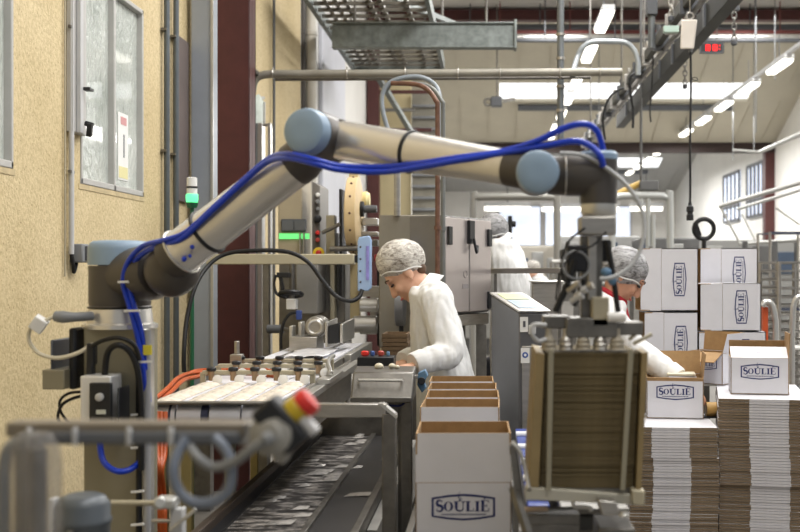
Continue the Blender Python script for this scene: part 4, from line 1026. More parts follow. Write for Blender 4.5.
# hand wheel cluster hanging from the beige beam
hw = thing('hand_wheel', 'black hand wheel with white block hanging below the beige beam', 'hand wheel', W(291, 309, 6.35))
b = MB(); b.cyl(W(292, 264, 6.4), W(292, 300, 6.4), .016); b.build('spindle', STEEL_D, hw)
b = MB(); b.torus(W(291, 294, 6.35), (0, .25, 1), .062, .012, 28, 8); b.bar(W(281, 295, 6.35), W(301, 293, 6.35), .016); b.build('wheel', BLACK_P, hw)
b = MB(); b.span(W(286, 299, 6.33), W(298, 309, 6.40)); b.build('white_block', WHITE, hw, bevel=.004)
b = MB(); b.bar(W(277, 275, 6.35), W(290, 275, 6.35), .03); b.bar(W(280, 275, 6.35), W(283, 290, 6.35), .02); b.build('black_arm', BLACK_P, hw, bevel=.003)
b = MB(); b.tube([W(*q) for q in ((276, 275, 6.33), (274, 284, 6.33), (277, 294, 6.33), (286, 298, 6.33))], .008, 8, 5); b.build('black_lead', BLACK, hw)

# brown stack of trays by the woman
TR = mat('dark brown tray', (104, 84, 62), .7, 0, 14, .2)
tr = None
for k in range(7):
    z = W(0, 362, 5.5).z + k * .021
    if tr is None:
        b = MB(); x0, x1 = W(384, 0, 5.5).x, W(409, 0, 5.5).x
        b.span((x0, 5.4, z), (x1, 5.62, z + .004)); b.span((x0, 5.4, z), (x1, 5.41, z + .018)); b.span((x0, 5.61, z), (x1, 5.62, z + .018)); b.span((x0, 5.4, z), (x0 + .01, 5.62, z + .018)); b.span((x1 - .01, 5.4, z), (x1, 5.62, z + .018))
        tr = b.build('shallow_tray', TR); tag(tr, 'shallow dark brown tray in the stack left of the working woman', 'tray', 'brown trays by the woman'); tl = tr.location.copy()
    else:
        dup(tr, (tl.x + rng.uniform(-.004, .004), tl.y, z))
b = MB(); x0, x1 = W(384, 0, 5.5).x, W(409, 0, 5.5).x; b.span((x0 - .03, 5.36, W(0, 362, 5.5).z - .03), (x1 + .0, 5.66, W(0, 362, 5.5).z - .001)); b.span((x0, 5.4, 0), (x0 + .03, 5.43, W(0, 362, 5.5).z - .03)); b.span((x1 - .03, 5.4, 0), (x1, 5.43, W(0, 362, 5.5).z - .03)); b.span((x0, 5.6, 0), (x1, 5.63, W(0, 362, 5.5).z - .03))
o = b.build('tray_stand', STEEL_D, None, bevel=.003); tag(o, 'dark steel stand under the stack of brown trays', 'stand')

# ------------------------------------------------------------------ the stainless oven with double doors
ov = thing('stainless_oven', 'large stainless cabinet with hinged double doors behind the working woman', 'oven', (-.4, 6.3, 0))
b = MB(); b.span(P(379, 215, 6.6), P(441, 345, 6.9)); b.build('body', mat('dull stainless panel', (150, 144, 132), .38, .6, 3, .12), ov, bevel=.006)
q0 = P(441, 215, 6.0); q1 = P(489, 219.5, 6.5); zb2 = P(0, 315, 6.0).z
u_ = (Vector((q1.x, q1.y, 0)) - Vector((q0.x, q0.y, 0))); Ld = u_.length; u_.normalize(); nrm = Vector((u_.y, -u_.x, 0))
def OV(t, z, off=0.0): return Vector((q0.x, q0.y, 0)) + u_ * (t * Ld) + nrm * off + Vector((0, 0, z))
DOOR = mat('pale stainless door', (186, 178, 176), .3, .65, 3, .06)
zt2 = q0.z
b = MB(); b.prism([OV(0, zb2), OV(1, zb2), OV(1, zb2, -.2), OV(0, zb2, -.2)], (0, 0, zt2 - zb2)); b.build('cabinet', mat('side stainless', (122, 120, 120), .35, .6, 3, .1), ov, bevel=.006)
for t0, t1 in ((.03, .50), (.52, .98)):
    b = MB(); b.prism([OV(t0, zb2 + .01, .02), OV(t1, zb2 + .01, .02), OV(t1, zb2 + .01, .001), OV(t0, zb2 + .01, .001)], (0, 0, zt2 - zb2 - .02)); d_ = b.build('door', DOOR, ov, bevel=.004)
    for z in (zt2 - .12, zb2 + .06):
        t = t0 + .06 if t0 < .3 else t1 - .06
        b = MB(); b.prism([OV(t - .035, z - .04, .035), OV(t + .035, z - .04, .035), OV(t + .035, z - .04, .02), OV(t - .035, z - .04, .02)], (0, 0, .10)); b.build('hinge', BLACK_P, d_, bevel=.003)
b = MB(); b.prism([OV(.46, zt2 - .15, .04), OV(.56, zt2 - .15, .04), OV(.56, zt2 - .15, .02), OV(.46, zt2 - .15, .02)], (0, 0, .13)); b.tube([OV(.5, zt2 - .12, .05), OV(.53, zt2 - .2, .06), OV(.58, zt2 - .16, .05)], .008, 8, 4); b.build('latch', BLACK_P, ov, bevel=.003)
b = MB(); b.torus(OV(.42, zt2 - .32, .021), nrm, .02, .002, 20, 6); b.prism([OV(.36, zt2 - .4, .022), OV(.48, zt2 - .4, .022), OV(.48, zt2 - .4, .0205), OV(.36, zt2 - .4, .0205)], (0, 0, .025)); b.build('door_mark', mat('faint grey print', (140, 134, 134), .5), ov)
b = MB(); b.prism([OV(.0, zb2 - .07, .0), OV(1, zb2 - .07, .0), OV(1, zb2 - .07, -.2), OV(0, zb2 - .07, -.2)], (0, 0, .065)); b.build('base_frame', STEEL, ov, bevel=.004)
for t in (.05, .93):
    for of in (-.03, -.17):
        q = OV(t, 0, of); b = MB(); b.span((q.x - .03, q.y - .03, 0), (q.x + .03, q.y + .03, zb2 - .07)); b.build('leg', STEEL_D, ov, bevel=.003)
b = MB(); b.span((P(380, 0, 6.6).x, 6.7, 0), (P(440, 0, 6.6).x, 7.1, P(0, 345, 6.6).z)); b.build('plinth', STEEL_D, ov)
b = MB(); b.cyl((P(396, 0, 6.5).x, 6.58, P(0, 215, 6.5).z), (P(396, 0, 6.5).x, 6.58, P(0, 160, 6.5).z), .02); b.build('pipe', STEEL, ov)

# copper and grey riser pipes
for i, (u, m_, r_, lab) in enumerate(((437.5, mat('reddish brown pipe', (110, 80, 66), .5, .3, 30, .3), .013, 'reddish copper riser pipe left of the stainless doors'), (443, mat('grey riser', (118, 120, 118), .5, .4, 9, .15), .012, 'grey riser pipe touching the stainless door cabinet'))):
    b = MB(); y = 5.8 + .09 * i; x = P(u, 0, y).x
    b.tube([(x - .25, y + .1, P(0, 80, y).z), (x - .09, y + .05, P(0, 84, y).z), (x - .01, y, P(0, 100, y).z), (x, y, P(0, 120, y).z), (x, y, 1.6), (x, y, .0)], r_, 12, 5)
    for z in (1.72, 2.1): b.lathe((x, y, z), (0, 0, 1), [(0, r_), (.0, r_ + .006), (.02, r_ + .006), (.02, r_)], 14)
    tag(b.build('riser_pipe', m_), lab, 'pipe')

# ------------------------------------------------------------------ operator kiosk
kx = thing('operator_kiosk', 'grey steel operator kiosk with a sloping touch screen top', 'kiosk', P(520, 532, 4.7) * 1)
kx.location.z = 0; ORG[kx.name] = Vector(kx.location)
def Kp(u, v, y): return P(u, v, y)
KM = mat('satin grey kiosk steel', (106, 106, 108), .38, .6, 4, .1)
yk0, yk1 = 4.7, 4.95
fl, fr_ = P(519, 0, yk0).x, P(549.5, 0, yk0).x; bl, br_ = P(491, 0, yk1).x, P(522.5, 0, yk1).x
zf_, zb_k = P(0, 313, yk0).z, P(0, 295, yk1).z
b = MB(); b.add([(fl, yk0, 0), (fr_, yk0, 0), (br_, yk1, 0), (bl, yk1, 0), (fl, yk0, zf_), (fr_, yk0, zf_), (br_, yk1, zb_k), (bl, yk1, zb_k)],
                [(3, 2, 1, 0), (4, 5, 6, 7), (0, 1, 5, 4), (1, 2, 6, 5), (2, 3, 7, 6), (3, 0, 4, 7)])
b.build('housing', KM, kx, bevel=.006)
up = Vector((0, -.35, 1)).normalized() * .004
def KT(s, t): # s across, t back
    a = Vector((fl, yk0, zf_)).lerp(Vector((fr_, yk0, zf_)), s); c = Vector((bl, yk1, zb_k)).lerp(Vector((br_, yk1, zb_k)), s); return a.lerp(c, t) + up
b = MB(); b.prism([KT(-.03, -.02), KT(1.03, -.02), KT(1.03, 1.02), KT(-.03, 1.02)], up * 2); b.build('top_plate', STEEL_W, kx, bevel=.002)
b = MB(); b.prism([KT(.12, .12) + up * 2, KT(.9, .12) + up * 2, KT(.9, .55) + up * 2, KT(.12, .55) + up * 2], up * .5); b.build('blue_screen', mat('pale blue screen', (166, 182, 198), .25, emit=(160, 180, 200), e_str=.12), kx)
b = MB(); b.prism([KT(.12, .6) + up * 2, KT(.9, .6) + up * 2, KT(.9, .9) + up * 2, KT(.12, .9) + up * 2], up * .5); b.build('yellow_screen', mat('pale yellow green screen', (196, 204, 156), .3, emit=(200, 210, 150), e_str=.1), kx)
b = MB(); b.span(P(520, 317, yk0 - .004), P(528, 332, yk0)); lbx = b.build('white_label', WHITE, kx)
b = MB(); b.span(P(523, 321, yk0 - .0055), P(525.5, 327, yk0 - .004)); b.build('dark_mark', mat('faded black print', (86, 86, 92), .6), lbx)
b = MB(); b.span(P(528.5, 325, yk0 - .01), P(536, 334, yk0)); b.build('grey_socket', GREY_L, kx, bevel=.002)
b = MB(); b.span(P(522, 346, yk0 - .012), P(548, 430, yk0)); dr = b.build('lower_door', STEEL, kx, bevel=.003)
b = MB(); b.span(P(520.8, 348, yk0 - .016), P(529.5, 363, yk0 - .012)); lb2 = b.build('white_label', WHITE, dr)
b = MB(); b.lathe(P(525.2, 355, yk0 - .016), (0, -1, 0), [(0, .0125), (.001, .0125)], 20); b.build('blue_sign', mat('blue sign print', (44, 84, 160), .5), lb2)
b = MB(); b.lathe(P(525.2, 355, yk0 - .0172), (0, -1, 0), [(0, .006), (.001, .006)], 12); b.build('sign_dot', WHITE, lb2)

# guard rail in front of the man, and blue roller belt beside the open cartons
gl = thing('guard_rail', 'horizontal grey guard rail crossing behind the operator kiosk', 'rail', P(525, 275, 6.2))
b = MB(); b.bar(P(489, 271, 6.6), P(562, 270.5, 6.0), .035, .03); b.build('rail', STEEL, gl, bevel=.003)
b = MB(); b.span((P(558, 0, 6.05).x, 6.04, 0), (P(561, 0, 6.05).x, 6.07, 1.5)); b.build('post', STEEL_D, gl)
b = MB(); b.span((P(494, 0, 6.5).x, 6.53, 0), (P(497, 0, 6.5).x, 6.56, 1.49)); b.build('post', STEEL_D, gl)
# ------------------------------------------------------------------ printed mark: shield frame, lettering, plume and a line of small script
def ribbon(b, pts, w0, w1=None):
    """flat stroke through 2-D points; the width may change along it"""
    n = len(pts); L = []; R = []
    for i, p in enumerate(pts):
        a = pts[max(0, i - 1)]; c = pts[min(n - 1, i + 1)]
        dx, dy = c[0] - a[0], c[1] - a[1]; l = math.hypot(dx, dy) or 1
        w = w0 if w1 is None else (w1[i] if isinstance(w1, (list, tuple)) else w0 + (w1 - w0) * i / (n - 1))
        L.append((p[0] - dy / l * w / 2, 0, p[1] + dx / l * w / 2)); R.append((p[0] + dy / l * w / 2, 0, p[1] - dx / l * w / 2))
    b.add(L + R, [(i, i + 1, n + i + 1, n + i) for i in range(n - 1)])
def rect2(b, x0, z0, x1, z1):
    b.add([(x0, 0, z0), (x1, 0, z0), (x1, 0, z1), (x0, 0, z1)], [(0, 1, 2, 3)])
def logo_mb():
    b = MB()
    fr_ = [(-.5, -.165), (-.5, .135), (-.25, .175), (0, .195), (.25, .175), (.5, .135), (.5, -.165), (.25, -.205), (0, -.225), (-.25, -.205)]
    n = len(fr_)
    for k, (s_, w_) in enumerate(((1.0, .034), )):
        o = [(x * s_, 0, z * s_) for x, z in fr_]; i_ = [(x * (1 - w_ * 2), 0, z * (1 - w_ * 4.6) - .004) for x, z in fr_]
        b.add(o + i_, [(i, (i + 1) % n, n + (i + 1) % n, n + i) for i in range(n)])
    T, B_ = .095, -.085                     # big letters' top and foot
    t, f = .042, .017                       # stem and hairline
    def serif(x, z, w=.058): rect2(b, x - w / 2, z - f / 2, x + w / 2, z + f / 2)
    # S
    cx = -.375; pts = []
    for a in range(40, 271, 15): pts.append((cx + .040 * math.cos(math.radians(a)), .05 + .042 * math.sin(math.radians(a))))
    for a in range(75, -141, -15): pts.append((cx + .046 * math.cos(math.radians(a)), -.036 + .046 * math.sin(math.radians(a))))
    m = len(pts); ribbon(b, pts, .02, [.015 + .030 * math.sin(math.pi * i / (m - 1)) for i in range(m)])
    rect2(b, cx + .030, .055, cx + .042, T); rect2(b, cx - .046, B_, cx - .034, -.04)
    # O
    cx = -.235; m = 28; zc = -.003
    o = [(cx + .074 * math.cos(2 * math.pi * i / m), 0, zc + .076 * math.sin(2 * math.pi * i / m)) for i in range(m)]
    q = [(cx + .036 * math.cos(2 * math.pi * i / m), 0, zc + .066 * math.sin(2 * math.pi * i / m)) for i in range(m)]
    b.add(o + q, [(i, (i + 1) % m, m + (i + 1) % m, m + i) for i in range(m)])
    # U
    rect2(b, -.134, -.03, -.092, .07); rect2(b, -.010, -.03, .004, .07); serif(-.113, .07, .07); serif(-.003, .07, .055)
    ribbon(b, [(-.113 + .055 * (1 - math.cos(math.radians(a))), -.03 - .045 * math.sin(math.radians(a))) for a in range(0, 181, 15)], .034, .014)
    # L
    rect2(b, .051, -.078, .093, .07); serif(.072, .07, .07); rect2(b, .04, -.081, .165, -.069); rect2(b, .152, -.078, .164, -.03)
    # I
    rect2(b, .198, -.075, .240, .07); serif(.219, .07, .072); serif(.219, -.075, .072)
    # E with accent
    rect2(b, .284, -.08, .326, T - .005); rect2(b, .272, T - .012, .40, T); rect2(b, .272, -.085, .405, -.072); rect2(b, .32, -.001, .37, .012); rect2(b, .388, .055, .40, T); rect2(b, .393, -.08, .405, -.03); rect2(b, .362, -.02, .372, .03)
    ribbon(b, [(.325, .108), (.365, .142)], .016)
    # plume over the U
    ribbon(b, [(-.07, .075), (-.055, .11), (-.078, .135), (-.06, .165), (-.07, .20), (-.05, .235)], .022, .006)
    ribbon(b, [(-.05, .08), (-.03, .11), (-.045, .15)], .016, .005)
    # small script line
    x = -.34
    for wd in (.10, .14, .08, .12, .10, .09):
        pts = [(x + wd * i / 12, -.132 + (.013 if i % 2 else -.010)) for i in range(13)]
        ribbon(b, pts, .016); x += wd + .012
    return b
LOGO = None
def put_logo(parent, M, width):
    """M places the mark: local x along the words, z up, -y outwards"""
    global LOGO
    b = logo_mb(); b.xf(M @ Matrix.Scale(width, 4))
    return b.build('printed_logo', NAVY, parent, smooth=0, fix=False)

def panel(b, o, U, V, N, t=.004):
    o, U, V, N = Vector(o), Vector(U), Vector(V), Vector(N).normalized()
    q = [o, o + U, o + U + V, o + V]; i_ = [p - N * t for p in q]
    b.use(0); b.add(q, [(0, 1, 2, 3)]); b.use(1)
    b.add(q + i_, [(4, 7, 6, 5), (0, 4, 5, 1), (1, 5, 6, 2), (2, 6, 7, 3), (3, 7, 4, 0)])
CB = [CARD_W, BROWN]
def carton(name, label, M, W_=.25, D_=.23, H_=.175, flaps=(0, 0, 0, 0), lf=.125, group=None, logo=True, lz=.66, lw=.66, closed=False):
    """open carton in local axes (front is -y, z up) placed by M; flaps: front, back, left, right angle from upright (None: no flap)"""
    r = thing(name, label, 'carton', M @ Vector((0, 0, 0)), group); lf0 = lf
    x, y = W_ / 2, D_ / 2
    b = MB(); rot = M.to_3x3()
    panel(b, (-x, -y, 0), (W_, 0, 0), (0, 0, H_), (0, -1, 0)); panel(b, (x, y, 0), (-W_, 0, 0), (0, 0, H_), (0, 1, 0))
    panel(b, (-x, y, 0), (0, -D_, 0), (0, 0, H_), (-1, 0, 0)); panel(b, (x, -y, 0), (0, D_, 0), (0, 0, H_), (1, 0, 0))
    panel(b, (-x, y, 0), (W_, 0, 0), (0, -D_, 0), (0, 0, -1))
    b.xf(M); b.build('body', CB, r, fix=True, smooth=0)
    for i, a in enumerate(flaps):
        if a is None: continue
        lf = lf0
        if isinstance(a, tuple): a, lf = a
        a = math.radians(a); b = MB(); c_, s_ = math.cos(a), math.sin(a); h = H_ + .0015
        if i < 2:
            sg = -1 if i == 0 else 1
            panel(b, (-x + .001, sg * y, h), (W_ - .002, 0, 0), (0, sg * s_ * lf, c_ * lf), (0, sg * c_, -s_))
        else:
            sg = -1 if i == 2 else 1
            panel(b, (sg * x, -y + .001, h), (0, D_ - .002, 0), (sg * s_ * lf, 0, c_ * lf), (sg * c_, 0, -s_))
        b.xf(M); b.build('flap', CB, r, fix=True, smooth=0)
    if logo:
        put_logo(r, M @ Matrix.Translation((0, -y - .0007, H_ * lz)), W_ * lw)
    return r

# ------------------------------------------------------------------ the row of open cartons on their conveyor
ZC = .784
cv = thing('carton_conveyor', 'narrow steel conveyor carrying the row of open white cartons', 'conveyor', (-.07, 3.5, 0))
b = MB(); b.span((-.205, 2.5, ZC - .03), (.065, 4.6, ZC - .004)); b.build('belt', BELT_D, cv, bevel=.003)
b = MB(); b.span((-.235, 2.5, ZC - .10), (-.215, 4.6, ZC - .004)); b.build('side_guide', STEEL, cv, bevel=.003)
b = MB(); b.span((.072, 2.5, ZC - .10), (.092, 4.6, ZC - .004)); b.build('side_guide', STEEL, cv, bevel=.003)
for x, y in ((-.21, 2.6), (.07, 2.6), (-.21, 4.5), (.07, 4.5)):
    b = MB(); b.span((x - .02, y - .02, 0), (x + .02, y + .02, ZC - .10)); b.build('leg', STEEL_D, cv)
labs = ('nearest and largest open white carton with navy shield print, front of the row', 'second open carton from the front of the row, just behind the largest carton', 'third open carton in the row, middle of five', 'fourth open carton in the row, next to last', 'farthest open carton of the row, closest to the woman in white')
for k, (yf, u0, u1) in enumerate(((2.85, 415.5, 510), (3.40, 419, 501), (3.66, 424, 500), (3.92, 427, 497), (4.19, 428, 494))):
    xc = (P((u0 + u1) / 2, 0, yf)).x; D_ = .23
    M = Matrix.Translation((xc, yf + D_ / 2, ZC)) @ Matrix.Rotation(math.radians((0.8, -.6, .5, -.4, .6)[k]), 4, 'Z')
    carton('open_carton', labs[k], M, .247, D_, .175, (-.8, -.8, -.8, -.8), .126, 'open cartons in the row')
# blue belt beside the row
bl_ = thing('blue_belt', 'blue belt strip with white rollers right of the nearest open carton', 'conveyor', P(518, 500, 3.1))
BB = mat('blue belt', (58, 74, 140), .4, 0, 12, .12)
b = MB(); b.span((.10, 2.95, .86), (.16, 4.4, .88)); b.build('belt', BB, bl_, bevel=.004)
for y in (3.02, 3.3, 3.6, 3.9, 4.2):
    b = MB(); b.cyl((.098, y, .886), (.163, y, .886), .012); b.build('roller', WHITE, bl_)
b = MB(); b.span((.105, 2.97, 0), (.135, 3.0, .86)); b.span((.105, 4.3, 0), (.135, 4.33, .86)); b.span((.10, 2.97, .82), (.15, 4.33, .86)); b.build('stand', STEEL_D, bl_)
pl = thing('pale_guide_plate', 'pale curved guide plate between nearest carton and carton magazine', 'guide', P(524, 490, 2.32))
b = MB(); b.tube([P(512, 442, 2.32), P(520, 452, 2.32), P(525, 470, 2.32), P(529, 490, 2.30)], .012, 10, 4, flat=.4); b.build('curved_bar', STEEL_W, pl)
b = MB(); b.bar(P(513, 487, 2.32), P(530, 540, 2.28), .014); b.bar(P(512, 445, 2.32), P(517, 489, 2.32), .012); b.span((P(513, 0, 2.32).x, 2.31, 0), (P(519, 0, 2.32).x, 2.33, P(0, 500, 2.32).z)); b.build('support', STEEL_D, pl)

# ------------------------------------------------------------------ piles of flat cartons
EDGE_B = mat('brown corrugated edge', (130, 113, 93), .85, 0, 22, .22, .4, 160, (1, 1, 8))
EDGE_D = mat('darker corrugated edge', (126, 109, 88), .85, 0, 22, .25, .4, 160, (1, 1, 8))
EDGE_W = mat('white folded edge', (206, 203, 206), .6, 0, 20, .08)
TH = .0112
def pile(x, y, yaw, W_, D_, f0, f1, z0, n, label, group, seed):
    r_ = random.Random(seed)
    protos = []; top = None; jx = jy = 0
    for k in range(n):
        if k % 10 == 0: jx, jy = r_.uniform(-.004, .004), r_.uniform(-.006, .003)
        loc = Vector((x + jx + r_.uniform(-.0015, .0015), y + jy + r_.uniform(-.002, .002), z0 + k * TH))
        if len(protos) < 3:
            b = MB(); dl = r_.uniform(-.003, .003); a0, a1 = -W_ / 2 + W_ * f0 + dl, -W_ / 2 + W_ * f1 + dl * .6; h = TH * .86
            M = Matrix.Translation(loc) @ Matrix.Rotation(yaw, 4, 'Z')
            def slab(xa, xb, ya, mi, c):
                q = [(xa, ya, c), (xb, ya, c), (xb, D_, c), (xa, D_, c), (xa, ya, h), (xb, ya, h), (xb, D_, h), (xa, D_, h)]
                b.use(2); b.add(q, [(4, 5, 6, 7)]); b.use(mi); b.add(q, [(3, 2, 1, 0), (0, 1, 5, 4), (1, 2, 6, 5), (2, 3, 7, 6), (3, 0, 4, 7)])
            slab(-W_ / 2, a0, 0, 0, 0); slab(a0, a1, -.003, 1, 0); slab(a1, W_ / 2, .001, 0, 0)
            b.xf(M); o = b.build('flattened_carton', [EDGE_B if len(protos) != 1 else EDGE_D, EDGE_W, CARD_W], smooth=0, fix=True)
            o.location = o.location; protos.append((o, o.location - loc)); top = tag(o, label, 'flattened carton', group)
        else:
            p_, off = protos[r_.randrange(3)]
            top = dup(p_, loc + off)
    return top
ZB = .42
for nm, x, y, yaw, W_, lab in (('pallet_stand', .74, 4.68, 0, .40, 'low wooden stand under the left pile of flattened cartons'), ('pallet_stand', 1.15, 4.8, -.185, .40, 'low wooden stand under the right pile of flattened cartons')):
    o = thing(nm, lab, 'stand', (x, y, 0)); M = Matrix.Translation((x, y, 0)) @ Matrix.Rotation(yaw, 4, 'Z')
    WOODP = mat('pallet wood', (156, 126, 90), .7, 0, 8, .2)
    for i in range(4):
        b = MB(); b.span((-.17, -.24 + i * .125, ZB - .03), (.17, -.15 + i * .125, ZB - .002)); b.xf(M); b.build('deck_board', WOODP, o)
    for i in range(2):
        for j in range(2):
            b = MB(); b.span((-.17 + i * .28, -.24 + j * .39, 0), (-.11 + i * .28, -.165 + j * .39, ZB - .03)); b.xf(M); b.build('block', WOODP, o)
xl_ = (P(630, 0, 4.45).x + P(718, 0, 4.45).x) / 2
tp = pile(xl_, 4.45, math.radians(-4), .352, .46, .25, .68, ZB, 41, 'flattened white carton with brown edges in the left pile under the printed carton', 'flattened cartons in the left pile', 3)
xr_ = (P(719.5, 0, 4.45).x + P(808, 0, 4.45).x) / 2
tp2 = pile(xr_, 4.45, math.radians(-10.6), .352, .62, .345, .785, ZB, 51, 'flattened white carton with brown edges in the right pile, taller of two', 'flattened cartons in the right pile', 5)
ZL1 = ZB + 41 * TH; ZR1 = ZB + 51 * TH
# open printed carton on the left pile, with pouch strips in it
M = Matrix.Translation((P(678, 0, 4.70).x, 4.70 + .1, ZL1 + .001)) @ Matrix.Rotation(math.radians(-7), 4, 'Z')
ca = carton('printed_carton', 'open printed carton with brown flaps standing on the left pile', M, .238, .2, .172, (-165, 12, 100, 6), .10)
for k in range(6):
    b = MB(); b.box((0, 0, 0), (.12, .10, .011)); q = M @ Matrix.Translation((.03 + rng.uniform(-.006, .006), .0 + rng.uniform(-.008, .008), .118 + k * .0125)) @ Matrix.Rotation(rng.uniform(-.1, .1), 4, 'Z')
    b.xf(q); o = b.build('paper_bag_bundle', CREAM if k % 2 else CARD_W, None, bevel=.003); tag(o, 'flat pale bundle lying on top of others in the open printed carton', 'bundle', 'flat bundles in the printed carton')
b = MB(); b.box((0, 0, 0), (.18, .13, .012)); b.box((0, 0, .0075), (.17, .12, .003)); b.xf(M @ Matrix.Translation((0, 0, .1005))); o = b.build('packing_tray', BROWN); tag(o, 'brown packing tray under the pale bundles inside the open printed carton', 'tray')
b = MB(); b.span((-.08, -.06, .006), (.08, .06, .092)); b.xf(M); o = b.build('inner_pack', CREAM); tag(o, 'cream inner pack at the bottom of the open printed carton', 'pack')
# lidded carton on the right pile
Mr = Matrix.Translation((P(764.5, 0, 4.6).x, 4.6 + .11, ZR1 + .001)) @ Matrix.Rotation(math.radians(-9.5), 4, 'Z')
cb_ = carton('printed_carton', 'half closed printed carton on the right pile, with one raised side flap', Mr, .236, .2, .15, (-70, (-4, .062), None, (3, .10)), .115, lz=.64)
b = MB(); x = -.06
for wd in (.035, .02, .028):
    n = int(wd / .007)
    for i in range(n): rect2(b, x + i * .008, 0, x + i * .008 + .004, .009)
    x += wd + .016
a = math.radians(-70); 
b.xf(Mr @ Matrix.Translation((0, -.1 - .0008, .1535)) @ Matrix.Rotation(math.radians(-70), 4, 'X') @ Matrix.Translation((0, -.0006, .05))); b.build('flap_print', mat('faint grey blue print', (140, 144, 166), .6), cb_, smooth=0)
# half open carton tilted behind
M = Matrix.Translation((P(712, 0, 5.12).x, 5.10, ZR1 + .002)) @ Matrix.Rotation(math.radians(-38), 4, 'Z')
carton('printed_carton', 'turned open carton with brown inside between the two printed cartons', M, .18, .17, .14, (115, 8, 100, 15), .09, lw=.7)
# cartons lying on their sides in the stack at the back
YS = 5.72
def lying(label, u0, u1, v0, v1, Y, D_=.22, lz=.30):
    s_ = Y / F; Wd = (v1 - v0) * s_ - .002; Ht = (u1 - u0) * s_; lf = Ht * .36; H_ = Ht - lf
    c = P(u1, v1, Y)
    M = Matrix.Translation((c.x, Y + D_ / 2, c.z + Wd / 2 + .001)) @ Matrix.Rotation(-math.pi / 2, 4, 'Y')
    return carton('stacked_carton', label, M, Wd, D_, H_, (-1, -1, -1, -1), lf, 'cartons stacked on their sides', True, .52, .172 / Wd)
lying('white carton on its side, upper left of the stack beside the woman', 641, 698, 248, 311, YS)
lying('white carton on its side under the upper left one, beside the woman', 645, 698, 312, 373, YS)
lying('white carton on its side, topmost and behind in the right column of the stack', 701, 757.5, 248, 297, 6.0)
lying('white carton on its side, in front, with its whole print showing, right column', 701, 761, 283, 331, 5.72)
lying('white carton on its side half hidden behind the lidded printed carton', 699.5, 766, 331.5, 380, 5.72)
lying('white carton on its side at the back, hidden behind the whole printed one', 703, 758, 297.5, 344, 6.0)
zt_a = P(0, 373, YS).z; zt_b = P(0, 380, YS).z; zt_c = P(0, 344, 6.0).z
for i, (x0, x1, y0_, y1_, z, lab) in enumerate(((P(640, 0, YS).x, P(694, 0, YS).x, YS, YS + .24, zt_a, 'steel packing bench under the left column of stacked cartons'), (P(696, 0, YS).x, P(768, 0, YS).x, YS, YS + .23, zt_b, 'steel packing bench under the right column of stacked cartons'), (P(703, 0, 6.0).x, P(758, 0, 6.0).x, 5.99, 6.24, zt_c, 'steel packing bench behind the right column of stacked cartons'))):
    o = thing('packing_bench', lab, 'bench', ((x0 + x1) / 2, y0_, 0))
    b = MB(); b.span((x0, y0_ - .01, z - .03), (x1, y1_, z - .001)); b.build('bench_top', STEEL, o)
    for xx in (x0 + .02, x1 - .02):
        for yy in (y0_ + .02, y1_ - .02):
            b = MB(); b.span((xx - .015, yy - .015, 0), (xx + .015, yy + .015, z - .03)); b.build('leg', STEEL_D, o)
# tape dispenser in the gap
o = thing('tape_dispenser', 'tan tape dispenser lying between the two piles of flattened cartons', 'tape dispenser', (P(716, 0, 4.72).x - .022, 4.75, ZL1))
c_ = Vector(o.location)
b = MB(); b.lathe(c_ + Vector((-.015, 0, .033)), (1, 0, 0), [(0, .018), (0, .032), (.045, .032), (.045, .018)], 24); b.build('tape_roll', mat('tan tape', (196, 156, 92), .3, 0, 9, .08), o)
b = MB(); b.box(c_ + Vector((.0, 0, .003)), (.06, .075, .005)); b.box(c_ + Vector((.03, -.02, .012)), (.012, .05, .022)); b.build('holder', BLACK_P, o)
# ------------------------------------------------------------------ fluorescent lamps in two rows
def lamp(x, y, z, label, group):
    r = thing('ceiling_lamp', label, 'ceiling lamp', (x, y, z), group)
    b = MB(); b.span((x - .07, y - .55, z + .05), (x + .07, y + .55, z + .11)); b.build('housing', GREY_L, r)
    b = MB(); b.prism([(x - .075, y - .5, z + .05), (x - .06, y - .5, z), (x + .06, y - .5, z), (x + .075, y - .5, z + .05)], (0, 1.0, 0)); b.build('diffuser', LAMP, r)
    b = MB(); b.cyl((x, y, z + .11), (x, y, z + .5), .006, n=6); b.build('suspension', GREY_D, r)
    return r
l0 = lamp(1.38, 13.45, 4.5, 'bright lamp in the left row hanging over the packing line', 'left row of ceiling lamps')
for k in range(-7, 11):
    if k: dup(l0, (1.38, 13.45 + 2.0 * k, 4.5))
l1 = lamp(4.27, 16.4, 4.5, 'bright lamp in the right row hanging over the far hall', 'right row of ceiling lamps')
for k in range(-8, 10):
    if k: dup(l1, (4.27, 16.4 + 1.95 * k, 4.5))
# the trunking that carries the right row
for x, lab in ((4.27, 'long grey trunking that carries the right row of lamps'),):
    b = MB(); b.span((x - .03, -2, 4.615), (x + .03, 24.8, 4.66)); tag(b.build('lamp_trunking', GREY_L), lab, 'trunking')
for i, (x0, x1, y) in enumerate(((-.2, 1.35, 36.5), (1.7, 4.3, 36.9), (4.6, 5.7, 36.6))):
    r = thing('crosswise_lamp', ('leftmost', 'middle', 'rightmost')[i] + ' bright crosswise lamp before the far end windows', 'ceiling lamp', ((x0 + x1) / 2, y, 3.6))
    b = MB(); b.span((x0, y - .08, 3.64), (x1, y + .08, 3.78)); b.build('housing', GREY_L, r)
    b = MB(); b.span((x0 + .03, y - .06, 3.52), (x1 - .03, y + .06, 3.64)); b.build('diffuser', LAMP, r)
    b = MB(); b.cyl(((x0 + x1) / 2, y, 3.78), ((x0 + x1) / 2, y, 7.2 - .2142 * (y - 25.6) - .03), .015, n=6); b.build('suspension', GREY_D, r)

